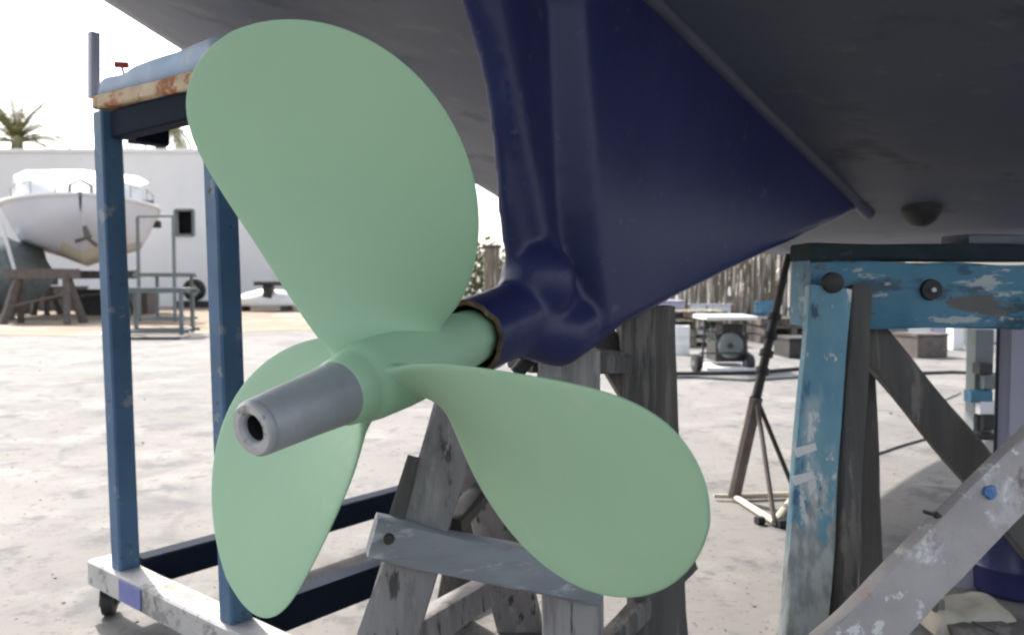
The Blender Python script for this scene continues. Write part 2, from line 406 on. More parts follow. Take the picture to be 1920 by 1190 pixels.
# skeg / deadwood with stern tube, one faired solid
H44 = R(44); S0 = on_n(1080, 300, -.062); 
bott = [(935, 660), (985, 655), (1020, 668), (1050, 674), (1085, 664), (1130, 645), (1250, 582), (1370, 523), (1480, 472), (1560, 437), (1630, 400)]
bx = [b_[0] for b_ in bott]; by = [b_[1] for b_ in bott]
def zbot(p, up=0):
    """height of the lower contour at a plan position"""
    y_ = 600
    for _ in range(12):
        # px of the point at the contour
        q = ray(960, y_); z = EYE.z + q.z / q.y * p.y
        d = p.y * cp - (z - EYE.z) * sp
        px = 960 + FPX * p.x / d
        y_ = clampi(px, bx, by) - up
    q = ray(px, y_); return EYE.z + q.z / q.y * p.y
cols = []   # each: (list of (z,t,n)), sorted by z
Yr = [-220, 0, 90, 170, 300, 400, 500, 600]
trail = [800, 852, 881, 901, 917, 924, 938, 968]
def mkcol(pxs, n_of):
    L = []
    for y_, px in zip(Yr, pxs):
        p = on_n(px, y_, n_of(y_)); t, n = tn(p); L.append((p.z, t, n))
    L.sort(); return L
nose = mkcol([p + 17 for p in trail], lambda y: 0)
for dt, n_ in ((0, -.002), (.004, -.009), (.010, -.0145)):
    cols.append([(z, t + dt, n_) for z, t, n in nose])
for px0_, px1_, n_ in ((920, 996, -.020), (938, 1009, -.026), (958, 1018, -.0295), (985, 1029, -.030), (1008, 1040, -.0285), (1024, 1050, -.028), (1040, 1065, -.036),
                       (1060, 1084, -.047), (1080, 1103, -.058), (1096, 1117, -.066), (1114, 1127, -.070), (1134, 1144, -.0735)):
    cols.append(mkcol([clampi(y_, [-220, 0, 450, 600], [px0_ - 48, px0_, px1_, 1030 + (px1_ - 996) * .85]) for y_ in Yr], lambda y, n_=n_: n_))
t8 = interp(.6, [c[0] for c in cols[-1]], [c[1] for c in cols[-1]]); n8 = -.0735
tP, nP = tn(on_n(1630, 400, -.254))
for f in (.08, .2, .35, .5, .65, .8, .92, 1.0):
    tt = t8 + (tP - t8) * f; n_ = n8 + (nP - n8) * f
    cols.append([(0, tt, n_), (2, tt, n_)])
bm = B(); near = []
for L in cols:
    zs = [l[0] for l in L]; tsx = [l[1] for l in L]; ns = [l[2] for l in L]
    zb = .5
    for _ in range(6):
        t_ = clampi(zb, zs, tsx); n_ = clampi(zb, zs, ns); p = kp(t_, n_, 0); zb = zbot(p, 20); zc_ = zbot(p, 0)
    col = [kp(clampi(zc_, zs, tsx), n_ * .72, zc_)]
    ztop = None
    t_ = clampi(1.0, zs, tsx); ztop = zk(t_) + rise(n_) + .04
    for _ in range(4): ztop = zk(interp(ztop, zs, tsx) if len(zs) > 2 else t_) + rise(n_) + .04
    K = 64
    for k in range(K + 1):
        z = zb + (ztop - zb) * k / K
        tt = interp(z, zs, tsx) if len(zs) > 2 else t_
        nn_ = interp(z, zs, ns) if len(zs) > 2 else n_
        col.append(kp(tt, nn_, z))
    near.append(col)
def mirror(p): t, n = tn(p); return kp(t, -n, p.z)
loops = []
def far_side(p, k): t, n = tn(p); return kp(t, -n * k, p.z)
for ci, col in enumerate(near):
    k_ = 1 if ci < 2 else clampi(ci, [2, 3, 10, 16], [.6, .30, .30, 1])
    loops.append(col + [far_side(p, k_) for p in col[::-1]])
V = grid(bm, loops, close_u=True)
for R_, fl in ((V[0], 1), (V[-1], 0)):
    nn2 = len(R_)
    for k in range(nn2 // 2 - 1):
        bm.faces.new((R_[k], R_[k + 1], R_[nn2 - 2 - k], R_[nn2 - 1 - k]))
def solid(bm, prof, o, ax, n=32): lathe(bm, prof, o, ax, n)
solid(bm, [(.160, 0), (.160, .0425), (.20, .043), (.30, .0455), (.42, .044), (.52, 0)], PC, AX)
# boss above the tube and the heel below
b0 = on_n(1008, 528, -.014)
cloud(bm, b0, (.047, .047, .051), 0, sub=3)
tube(bm, [on_n(962, 612, -.004), on_n(1045, 626, -.02), on_n(1110, 592, -.030), on_n(1180, 555, -.025)], [.036, .042, .036, .010], 20)
# sealant bead along the hull joint
JL = []
for f in range(26):
    px = 1630 - (1630 - 1000) * f / 25
    q = clampi(px, [1000, 1220, 1400, 1630], [-215, 0, 178, 400])
    a_ = tP - (tP - t8) * f / 25 * 1.05
    n_ = n8 + (nP - n8) * (a_ - t8) / (tP - t8); JL.append(kp(a_, n_ + .001, zk(a_) + rise(n_) - .001))
skeg = link('keel_skeg', bm, NAVY, hull, smooth='all')
md = skeg.modifiers.new('r', 'REMESH'); md.mode = 'VOXEL'; md.voxel_size = .0042; md.use_smooth_shade = True
ms = skeg.modifiers.new('s', 'SMOOTH'); ms.factor = .5; ms.iterations = 16
# bore of the stern tube
bb = B(); lathe(bb, [(.10, 0), (.10, .0355), (.30, .0355), (.30, 0)], PC, AX, 40)
bore = link('cut', bb, BORE)
mb = skeg.modifiers.new('b', 'BOOLEAN'); mb.operation = 'DIFFERENCE'; mb.object = bore; mb.solver = 'FAST'
bpy.context.view_layer.update()
dg = bpy.context.evaluated_depsgraph_get()
off = BASE[hull.name]
# the cutter is in world space and the skeg is parented: both evaluate in world space
newme = bpy.data.meshes.new_from_object(skeg.evaluated_get(dg))
skeg.modifiers.clear(); skeg.data = newme
for p in newme.polygons: p.use_smooth = True
try: newme.set_sharp_from_angle(angle=R(50))
except Exception: pass
bpy.data.objects.remove(bore)
def jag(th):
    return -.024 * max(0, math.cos(th - 2.35)) ** 6 - .012 * max(0, math.cos(th + 1.7)) ** 4 + .006 * max(0, math.cos(th - .2)) + .002 * math.sin(th * 5) + .0012 * math.sin(th * 13 + 1)
bm = B(); lathe(bm, [(.185, .0425), (.172, .0431), (.143, .0430), (.1425, .0425)], PC, AX, 80, wob=lambda th, i: jag(th) if i > 1 else 0)
link('tube_mouth', bm, NAVY, hull, smooth=True)
bm = B(); lathe(bm, [(.1427, .0426), (.140, .0412), (.140, .038), (.143, .0362), (.185, .0356)], PC, AX, 80, wob=lambda th, i: jag(th) if i < 4 else 0)
link('tube_rim', bm, RIM, hull, smooth=True)
BEAD = M('sealant_grey', (.075, .078, .115), (.10, .10, .14), 14, .5, .4, spec=.4, bdist=.002)
for LL in (JL, [mirror(p) for p in JL]):
    bm = B(); tube(bm, LL, [.0125 + .0015 * mn.noise(p * 14) for p in LL], 12); link('joint_bead', bm, BEAD, hull, smooth=True)
bm = B(); lathe(bm, [(.153, .0352), (.25, .0350), (.25, 0)], PC, AX, 40); link('tube_bore', bm, BORE, hull, smooth=True)

# ------------------------------------------------------------------ propeller (three equal helical blades)
PR = 0.33
MP = [-0.08162, -0.43513, -0.01548, 0.30749]
HP = [0.17575, 1.1714, -0.4152, 1.17219, -1.24357]
RK = [0.15303, 0.01225]; PT = [1.14137, 0.53252]; PH = 0.49048
U = (Vector((0, 0, 1)) - AX * AX.z).normalized(); Vv = U.cross(AX)
if Vv.x > 0: Vv = -Vv
def bsurf(k, r, s):
    rr = (r - .1) / .9
    beta = math.atan2(PT[0] + PT[1] * rr, 2 * PI * max(r, .05))
    th = PH - k * 2 * PI / 3 + s * math.cos(beta) / r
    z = -s * math.sin(beta) - (RK[0] * rr + RK[1] * rr * rr)
    return PC + PR * ((U * math.cos(th) + Vv * math.sin(th)) * r + AX * z)
prop = thing('boat_propeller', 'large sage green three-bladed propeller on its shaft, in the foreground', 'propeller', PC)
def blade(k):
    bm = B(); NR, NC = 56, 20; mid = []
    rs = []
    for i in range(NR + 1):
        if i < 5: r = .085 + (.13 - .085) * i / 5; t = 0
        else:
            t = (i - 5) / (NR - 5); t = min(t, .9995); r = .13 + .87 * (1 - (1 - t) ** 2)
        rr = (r - .13) / .87
        m_ = MP[0] + MP[1] * rr + MP[2] * rr ** 2 + MP[3] * rr ** 3
        h = (1 - t) * (HP[0] + HP[1] * t + HP[2] * t ** 2 + HP[3] * t ** 3 + HP[4] * t ** 4)
        rs.append((r, m_, h))
        mid.append([bsurf(k, r, m_ + h * math.sin(PI / 2 * (2 * j / NC - 1))) for j in range(NC + 1)])
    def nor(i, j):
        a = mid[min(i + 1, NR)][j] - mid[max(i - 1, 0)][j]
        jj = min(max(j, 1), NC - 1)
        b_ = mid[i][jj + 1] - mid[i][jj - 1]
        v = a.cross(b_); return v.normalized() if v.length > 1e-12 else AX
    top, bot = [], []
    for i in range(NR + 1):
        r, m_, h = rs[i]
        T = .0056 * (1 - r) + .0014 + .012 * max(0, (.17 - r) / .085) ** 2
        ra, rb = [], []
        for j in range(NC + 1):
            x = math.sin(PI / 2 * (2 * j / NC - 1)); th = (T * math.sqrt(max(0, 1 - x * x)) + .0007)
            n_ = nor(i, j); ra.append(mid[i][j] + n_ * th); rb.append(mid[i][j] - n_ * th)
        top.append(ra); bot.append(rb)
    loops = [top[i] + bot[i][::-1] for i in range(NR + 1)]
    V = grid(bm, loops, close_u=True)
    bm.faces.new(V[0][::-1]); bm.faces.new(V[-1])
    bmesh.ops.remove_doubles(bm, verts=bm.verts, dist=.00003)
    return link('blade', bm, GREEN, prop, smooth=True)
for k in range(3): blade(k)
bm = B()
lathe(bm, [(-.058, .0), (-.058, .0285), (-.056, .0305), (-.040, .0325), (-.034, .0330), (-.031, .0355), (-.02, .0368), (.02, .0385), (.06, .0382), (.10, .0355), (.128, .0315), (.158, .030), (.161, .028), (.161, 0)], PC, AX, 64)
link('hub', bm, GREEN, prop, smooth=True)
bm = B()
lathe(bm, [(-.120, 0), (-.120, .0105), (-.1515, .0108), (-.1535, .0122), (-.1545, .0140), (-.1545, .0208), (-.1525, .0226), (-.149, .0230), (-.1482, .0226), (-.1474, .0231), (-.10, .0256), (-.062, .0283), (-.057, .0280), (-.05, .0278)], PC, AX, 64)
sh = link('shaft', bm, SHAFT, prop, smooth=True)
bm = B(); lathe(bm, [(-.1535, .0122), (-.1556, .0140), (-.1558, .0200), (-.1540, .0212)], PC, AX, 64); link('end_face', bm, M('bare_face', (.42, .42, .42), (.52, .51, .50), 60, .55, .5, metal=.2, c3=(.25, .24, .23), th=.56, s3=90, bdist=.0006), sh, smooth=True)
bm = B(); lathe(bm, [(-.1225, 0), (-.1225, .0103), (-.150, .0104)], PC, AX, 32); link('shaft_bore', bm, BORE, sh, smooth=True)

# ------------------------------------------------------------------ blue rolling rack on the left
p1 = at_z(232, 1062, .10); p2 = at_z(438, 1160, .10)
e1 = (p2 - p1); e1.z = 0; e1.normalize(); e2 = Vector((-e1.y, e1.x, 0))
if e2.y < 0: e2 = -e2
zt1 = at_y(195, 212, p1.y).z; 
rack = thing('rolling_rack', 'blue metal rack on casters with rusty table top and dirty white foot rail', 'rack', (p1.x, p1.y, 0))
for p in (p1, p2):
    bm = B(); board(bm, (p.x + .004, p.y, .10), (p.x - .012, p.y, zt1), .034, .036, side=e1, bev=.003, rough=.0008); link('post', bm, BLUE, rack, smooth=True)
bm = B(); q0 = p1 - e1 * .085; q1 = p2 + e1 * .16
board(bm, (q0.x, q0.y, .077), (q1.x, q1.y, .077), .05, .046, side=e2, bev=.003, rough=.001); fr = link('foot_rail', bm, RAILW, rack, smooth=True)
bm = B(); a_ = p1 + e1 * .04 - e2 * .0262; b_ = p1 + e1 * .115 - e2 * .0262
board(bm, (a_.x, a_.y, .077), (b_.x, b_.y, .077), .003, .036, side=e2, bev=.0005); link('paint_patch', bm, PATCH, fr)
for p, L in ((p1, .95), (p2, .95)):
    s_ = p + e2 * .027; e_ = p + e2 * L
    bm = B(); board(bm, (s_.x, s_.y, .085), (e_.x, e_.y, .085), .04, .052, side=e1, bev=.003, rough=.001); link('cross_rail', bm, DKBLUE, rack, smooth=True)
def caster(c):
    bm = B(); lathe(bm, [(-.011, 0), (-.011, .018), (-.009, .0235), (.009, .0235), (.011, .018), (.011, 0)], c + Vector((0, 0, .024)), e2 + e1 * .8, 24)
    cw = link('caster', bm, BLACK, rack, smooth=True)
    bm = B(); ax = (e2 + e1 * .8).normalized()
    for s_ in (-1, 1): board(bm, c + ax * .015 * s_ + Vector((0, 0, .018)), c + ax * .012 * s_ + Vector((0, 0, .056)), .018, .002, side=ax.cross(Vector((0, 0, 1))))
    link('caster_fork', bm, IRON, cw)
for c in (p1 - e1 * .058, p2 + e1 * .13, p1 + e2 * .9, p2 + e2 * .9): caster(Vector((c.x, c.y, 0)))
# table top: rusty-edged slab with dark apron
a_ = p1 - e1 * .022 - e2 * .022
def q(u, v, z): o = p1 + e1 * u + e2 * v; return Vector((o.x, o.y, z))
W_ = (p2 - p1).length
bm = B(); board(bm, q(-.024, .09, zt1 + .017), q(W_ + .03, .09, zt1 + .003), .23, .024, side=e2, bev=.003, seg=16, rough=.0022)
link('table_top', bm, RUST, rack, smooth=True)
bm = B()
board(bm, q(.02, 0, zt1 - .024), q(W_ - .02, 0, zt1 - .024), .03, .046, side=e2)
board(bm, q(.0, .03, zt1 - .024), q(.0, .09, zt1 - .024), .03, .044, side=e1)
board(bm, q(W_, .03, zt1 - .024), q(W_, .09, zt1 - .024), .03, .044, side=e1)
link('apron', bm, DKBLUE, rack)
bm = B(); po = at_y(176, 185, p1.y + .01); board(bm, po, at_y(176, 62, po.y), .016, .016, side=e1, bev=.002); link('upright', bm, LAV, rack)
# wrapped bundle on the rack
bm = B()
rows = []
for i in range(25):
    u = i / 24; row = []
    for j in range(17):
        v = j / 16 * PI
        env = min(1, u * 1.6) * min(1, (1 - u) * 10) ** .5
        hgt = (.036 + .020 * min(1, u * 1.6)) * min(1, u * 30 + .3) * min(1, (1 - u) * 10 + .2) ** .5 * (1 + .16 * mn.noise(Vector((u * 5, v * 1.5, 3))))
        row.append(q(-.022 + u * (W_ + .03), .086 - .104 * math.cos(v) * (1 + .05 * mn.noise(Vector((u * 7, v, 0)))), zt1 + .0295 - .013 * u + hgt * math.sin(v) ** .35))
    rows.append(row)
V = grid(bm, rows); bm.faces.new(V[0]); bm.faces.new(V[-1][::-1])
for i in range(24): bm.faces.new((V[i][0], V[i + 1][0], V[i + 1][16], V[i][16]))
tagp(link('wrapped_bundle', bm, BUNDLE, smooth='all', base=q(.15, .15, zt1 + .025)), 'pale blue wrapped cloth bundle lying on the rusty rack top', 'bundle')
bm = B(); c = at_y(228, 122, p1.y + .05); boxb(bm, (c.x, c.y, c.z), (.022, .012, .009), .2, .003)
tube(bm, [c + Vector((0, 0, -.002)), c + Vector((.012, .0, -.045))], .002)
tagp(link('clamp_handle', bm, REDM, base=c), 'tiny red handle sticking up beside the blue bundle', 'handle')

# ------------------------------------------------------------------ grey timber trestle under the keel
tr = thing('keel_trestle', 'weathered grey timber trestle standing under the navy keel', 'trestle', at_z(960, 1240, 0))
YA = 1.0
def leg_px(pa, pb, Ya, Yb, wpx, th, mat, name='leg', rough=.004):
    a = at_y(*pa, Ya); b_ = at_y(*pb, Yb); bm = B()
    board(bm, a, b_, wpx, th, side=Vector((1, 0, 0)), bev=.004, seg=16, rough=rough)
    return link(name, bm, mat, tr, smooth=True)
def to_floor(pa, pb, Ya, Yb):
    """extend sight-line bar pb beyond to z=0"""
    a = at_y(*pa, Ya); b_ = at_y(*pb, Yb); k = a.z / (a.z - b_.z); return a, a + (b_ - a) * k
def bar(a, b_, w_, th, mat, par, name, side=(1, 0, 0), rough=.004, seg=16, bev=.004):
    bm = B(); board(bm, a, b_, w_, th, side=Vector(side), bev=bev, seg=seg, rough=rough); return link(name, bm, mat, par, smooth=True)
a, b_ = to_floor((893, 690), (727, 1190), 1.08, 1.0); bar(a, b_, .068, .05, WOOD, tr, 'leg', rough=.006)
a, b_ = to_floor((1064, 655), (1072, 1190), 1.09, 1.09); bar(a, b_, .080, .07, WOOD, tr, 'leg')
a, b_ = to_floor((1208, 575), (1232, 1190), 1.22, 1.22); bar(a, b_, .080, .07, WOODD, tr, 'leg')
a = at_y(697, 1002, .985); b_ = at_y(1125, 1092, .985 + .07); bar(a, b_, .05, .035, WOODL, tr, 'cross_rail', side=(0, 0, 1), rough=.004)
# rear frame and braces
a, b_ = to_floor((905, 800), (858, 1090), 1.32, 1.38); bar(a, b_, .055, .05, WOODD, tr, 'leg')
a, b_ = to_floor((860, 700), (965, 1120), 1.22, 1.36); bar(a, b_, .075, .05, WOOD, tr, 'leg')
a = at_y(775, 1190, 1.12); b_ = at_y(985, 1062, 1.30); bar(a, b_, .045, .035, WOOD, tr, 'brace', side=(0, .2, 1))
a = at_y(1128, 632, 1.24); b_ = at_y(1225, 790, 1.2); bar(a, b_, .045, .03, WOODD, tr, 'brace', side=(1, 0, 0))
a = at_y(1130, 1215, 1.14); b_ = at_y(1290, 1050, 1.26); bar(a, b_, .03, .03, WOODD, tr, 'brace', side=(0, 0, 1))
a = at_y(845, 985, 1.05); b_ = at_y(915, 905, 1.2); bar(a, b_, .022, .03, IRON, tr, 'brace', side=(0, 0, 1))
a = at_y(779, 858, 1.04); b_ = at_y(742, 985, 1.01); bar(a, b_, .020, .03, WOODD, tr, 'cleat')
a = at_y(975, 660, 1.1); b_ = at_y(1160, 652, 1.2); bar(a + Vector((0, 0, -.01)), b_ + Vector((0, 0, -.02)), .06, .03, WOODD, tr, 'head_block', side=(0, 1, 0))
for px, py, Y in ((728, 1012, .966),):
    bm = B(); c = at_y(px, py, Y); lathe(bm, [(0, 0), (0, .006), (.006, .007), (.012, .006)], c, (0, 1, 0), 10); link('bolt', bm, IRON, tr, smooth=True)
bm = B(); c = at_y(983, 682, .985); tube(bm, [c + Vector((-.01, 0, -.012)), c + Vector((.012, 0, .014))], .009, 12)
link('bolt', bm, BLACK, tr, smooth=True)

# ------------------------------------------------------------------ teal painted trestle on the right
YB = 1.42
tt_ = thing('teal_trestle', 'heavy timber trestle with flaking teal paint under the right side of the hull', 'trestle', at_y(1560, 1250, 1.3).xy.to_3d())
a = at_y(1500, 550, YB); b_ = at_y(2260, 562, YB)
bar(a, b_, .113, .09, TEAL, tt_, 'beam', side=(0, 0, 1), rough=.004, seg=30)
a2, b2_ = to_floor((1552, 540), (1506, 1190), YB - .062, 1.26)
bar(a2, b2_, .070, .03, TEALV, tt_, 'leg', side=(1, 0, 0), rough=.004)
o_ = Vector((.0545, .016, 0))
bar(a2 + o_, b2_ + o_ + Vector((.006, 0, 0)), .034, .06, WOODD, tt_, 'leg_side', side=(1, 0, 0), rough=.003)
a, b_ = to_floor((1604, 560), (1624, 1110), YB + .07, 1.50); bar(a, b_, .042, .06, GREYM if False else WOODD, tt_, 'rear_leg')
a, b_ = to_floor((1556, 700), (1584, 1100), YB + .09, 1.62); bar(a, b_, .03, .05, PALELEG, tt_, 'rear_leg')
a, b_ = to_floor((2200, 540), (2300, 1190), YB - .062, 1.26); bar(a, b_, .075, .06, TEALV, tt_, 'leg')
a = at_y(1600, 600, YB + .015); b_ = at_y(2020, 1108, 1.36); bar(a, b_, .066, .03, WOODD, tt_, 'brace', side=(1, 0, 1))
# pad above the beam, and an added strip filling the gap under the hull
bar(at_y(1500, 474, YB), at_y(2250, 476, YB), .10, .028, DARKBD, tt_, 'filler_board', side=(0, 1, 0), seg=20, rough=.004)
bar(at_y(1790, 452, YB + .02), at_y(2250, 450, YB + .02), .09, .020, HULL, tt_, 'filler_board', side=(0, 1, 0), seg=20, rough=.004)  # added board, hull-coloured to cover the bright gap below the hull
bm = B(); c = at_y(1745, 543, YB - .047); lathe(bm, [(-.006, .004), (-.006, .017), (.004, .019), (.008, .019)], c, (0, 1, 0), 24); tagp(link('bolt_hole', bm, BLACK, tt_, smooth=True))  # black disc put in for the dark bolt hole in the beam
bm = B(); lathe(bm, [(-.012, 0), (-.012, .004), (-.004, .005), (0, .005)], c, (0, 1, 0), 12); link('bolt', bm, PIPEY, tt_, smooth=True)
bm = B(); c = at_y(1562, 530, YB - .08); lathe(bm, [(-.008, 0), (-.008, .010), (-.004, .017), (.006, .018)], c, (0, 1, 0), 20); link('bolt', bm, IRON, tt_, smooth=True)
for py in (840, 893):
    bm = B(); Yq = interp(py, [540, 1190], [YB - .062, 1.26]) - .019
    x0 = 1492 - (py - 840) * .08; board(bm, at_y(x0, py + 8, Yq), at_y(x0 + 38, py - 4, Yq), .016, .004, side=Vector((0, 0, 1)), bev=.003, seg=6, taper=.75)
    link('notch_patch', bm, WHITE, tt_)  # white patches put in for bright ground behind notches in the leg
def skinny(px, py, Y, r, mat, par, nm):
    bm = B(); lathe(bm, [(-.004, 0), (-.003, r * .8), (.003, r)], at_y(px, py, Y), (0, 1, 0), 14); return link(nm, bm, mat, par, smooth=True)
# loose dusty plank leaning across in front
pl0 = at_y(1470, 1290, 1.16); k_ = pl0.z
pa = at_y(1640, 1160, 1.14); pb = at_y(1915, 880, 1.22); dirp = (pb - pa)
pa0 = pa - dirp * ((pa.z - .045) / dirp.z); pb0 = pa + dirp * 1.95
pn = dirp.normalized().cross(Vector((0, 1, 0))).normalized()
plank = thing('leaning_plank', 'dusty grey plank with paint splashes leaning up in front of the teal trestle', 'plank', (pa0.x, pa0.y, 0))
bm = B(); board(bm, pa0, pb0, .086, .032, side=pn, bev=.004, seg=24, rough=.005); link('board', bm, PLANK, plank, smooth=True)
dn_ = dirp.normalized().cross(pn); dn_ = dn_ if dn_.y < 0 else -dn_
sp_ = at_y(1856, 922, 1.185)
bm = B(); 
vs = [bm.verts.new(sp_ + dn_ * .003 + (dirp.normalized() * math.cos(a) + pn * math.sin(a)) * (.010 + .001 * math.sin(a * 3 + 1) + .0008 * math.sin(5 * a))) for a in [2 * PI * i / 20 for i in range(20)]]
vb = [bm.verts.new(v.co - dn_ * .012) for v in vs]
bm.faces.new(vs)
for i in range(20): bm.faces.new((vs[i], vs[(i + 1) % 20], vb[(i + 1) % 20], vb[i]))
link('paint_spot', bm, M('blue_spot', (.05, .16, .42), (.2, .3, .5), 60, .6, .2), plank)
bm = B(); c = at_y(1745, 962, 1.12); tube(bm, [c + Vector((-.010, 0, .003)), c + Vector((.014, 0, -.004))], .0028, 8); lathe(bm, [(-.001, 0), (0, .005), (.004, .005)], c + Vector((.006, 0, -.002)), (1, 0, -.2), 10)
link('nail', bm, IRON, plank)

# ------------------------------------------------------------------ things at the right edge
pz = at_y(1866, 1100, 1.95)
cab = thing('blue_cabinet', 'tall lavender blue metal cabinet at the right edge behind the trestle', 'cabinet', (pz.x + .2, 1.95, 0))
x0 = at_y(1868, 700, 1.95).x
cw_ = Vector((.84, -.54, 0)).normalized(); cd_ = Vector((-cw_.y, cw_.x, 0)); co_ = Vector((x0, 1.95, 0))
def cq(u, v, z): return co_ + cw_ * u + cd_ * v + Vector((0, 0, z))
bm = B(); board(bm, cq(0, .12, .31), cq(.45, .12, .31), .24, .60, side=cd_, bev=.006); link('cabinet_body', bm, LAV, cab)
bm = B(); board(bm, cq(.002, -.006, .01), cq(.002, -.006, .61), .008, .008, side=cw_); link('edge_seal', bm, BLACK, cab)
bm = B(); board(bm, cq(.03, -.006, .31), cq(.42, -.006, .31), .010, .54, side=cd_, bev=.003); dr = link('door', bm, LAV, cab)
bm = B(); tube(bm, [cq(.36, -.02, .32), cq(.36, -.02, .42)], .006); link('door_handle', bm, IRON, dr)
dc = at_z(1935, 1128, 0); drm = thing('plastic_drum', 'dark blue glossy plastic drum on the ground under the plank', 'drum', (dc.x, dc.y + .06, 0))
bm = B(); lathe(bm, [(0, 0), (0, .066), (.008, .074), (.05, .078), (.056, .081), (.062, .078), (.13, .076), (.135, .080), (.142, .076), (.165, .066), (.17, .0)], (dc.x, dc.y + .06, 0), (0, 0, 1), 40); link('drum_body', bm, DRUM, drm, smooth=True)
bm = B(); lathe(bm, [(.17, 0), (.17, .02), (.182, .02), (.184, 0)], (dc.x + .02, dc.y + .06, 0), (0, 0, 1), 20); link('drum_cap', bm, BLACK, drm, smooth=True)
bc = at_z(1832, 1108, 0); bk = thing('lavender_bucket', 'small lavender bucket on the ground left of the dark blue drum', 'bucket', (bc.x, bc.y + .045, 0))
bm = B(); lathe(bm, [(0, 0), (0, .034), (.06, .038), (.115, .043), (.118, .045), (.12, .042), (.03, .035), (.03, 0)], (bc.x, bc.y + .045, 0), (0, 0, 1), 32); link('bucket_body', bm, LAV, bk, smooth=True)
bm = B(); tube(bm, [Vector((bc.x + .044 * math.cos(a), bc.y + .045 - .03 * math.sin(a), .11 - .07 * math.sin(a))) for a in [PI * i / 10 for i in range(11)]], .0015, 6); link('bucket_handle', bm, IRON, bk)
cc = at_z(1815, 1178, 0)
bm = B(); rows = []
for i in range(15):
    u = i / 14; row = []
    for j in range(13):
        v = j / 12; e = (min(1, u * 6, (1 - u) * 6) * min(1, v * 5, (1 - v) * 5)) ** .5
        row.append(Vector((cc.x - .075 + .17 * u + .012 * mn.noise(Vector((u * 3, v * 3, 1))), cc.y - .03 + .13 * v + .06 * (u - .5) * .3, .003 + e * (.030 + .016 * mn.noise(Vector((u * 4, v * 4, 0)))))))
    rows.append(row)
grid(bm, rows); tagp(link('folded_canvas', bm, CANVAS, smooth='all', base=(cc.x, cc.y, 0)), 'folded cream canvas lying on the ground below the plank', 'canvas')
bm = B(); c = at_z(1746, 1170, 0); boxb(bm, (c.x, c.y, .026), (.016, .05, .052), .1, .003, rough=.002)
tagp(link('timber_offcut', bm, WOODD, base=(c.x, c.y, 0)), 'short dark timber offcut standing at the left end of the canvas', 'offcut')
bm = B(); c = at_z(1790, 1196, 0)
for k in range(3): boxb(bm, (c.x + .02 + .055 * k, c.y + .0, .010 + .002 * (k % 2)), (.05, .07, .018), .25 + .2 * k, .004, rough=.003)
tagp(link('rubble_scraps', bm, WOODD, base=(c.x, c.y, 0)), 'dark timber scraps at the bottom right edge in front of the canvas', 'scraps', kind='stuff')

# pedestal
pe = at_z(1838, 818, 0)
ped = thing('power_pedestal', 'slim grey-green power pedestal with small boxes beside the blue cabinet', 'pedestal', (pe.x, pe.y, 0))
sc_ = pe.y / FPX
bm = B(); boxb(bm, (pe.x - .01, pe.y, .21), (34 * sc_, .06, .42), bev=.005); link('column', bm, GREYM, ped)
for (dx, y_, w_, h_, mt) in ((22, 790, 22, 28, IRON), (20, 762, 30, 26, WHITE), (8, 742, 40, 22, TEAL), (24, 715, 24, 26, GREYM), (16, 690, 24, 20, IRON)):
    c = at_y(1832 + dx - 6, y_, pe.y - .04); bm = B(); boxb(bm, c, (w_ * sc_, .05, h_ * sc_), bev=.004); link('socket_box', bm, mt, ped)
bm = B(); boxb(bm, (pe.x, pe.y, .012), (.14, .12, .024), bev=.004); link('foot_plate', bm, IRON, ped)

# tripod boat stand
st = thing('boat_stand', 'thin dark screw-jack tripod stand propping the hull left of the teal trestle', 'stand', at_z(1420, 950, 0))
top = at_y(1479, 478, 2.28); mid = at_y(1418, 745, 2.16)
bm = B(); tube(bm, [mid, mid.lerp(top, .5), top], [.013, .012, .009], 10)
for f in (.18, .3, .42, .55): 
    c = mid.lerp(top, f); d_ = (top - mid).normalized(); tube(bm, [c - d_ * .008, c + d_ * .008], .019, 10)
link('jack_pole', bm, IRON, st, smooth=True)
g1 = at_z(1376, 938, 0); g2 = at_z(1452, 987, 0); g3 = at_z(1492, 934, 0)
for g, r, mt in ((g1, .018, BRNIRON), (g2, .0065, BRNIRON), (g3, .0065, IRON)):
    bm = B(); tube(bm, [mid, g + Vector((0, 0, .012))], r, 8); link('leg', bm, mt, st, smooth=True)
bm = B(); z_ = Vector((0, 0, .012)); 
for u_, v_ in ((g1, g2), (g2, g3), (g1, g3)): tube(bm, [u_ + z_, v_ + z_], .009, 8)
tube(bm, [at_z(1338, 937, 0) + z_, g1 + z_], .006, 8)
link('base_frame', bm, CANVAS, st)
bm = B(); boxb(bm, g2 + Vector((.02, 0, .010)), (.035, .03, .018), .3); boxb(bm, g2 + Vector((-.03, .02, .010)), (.02, .02, .018), .3); link('foot', bm, BLACK, st)

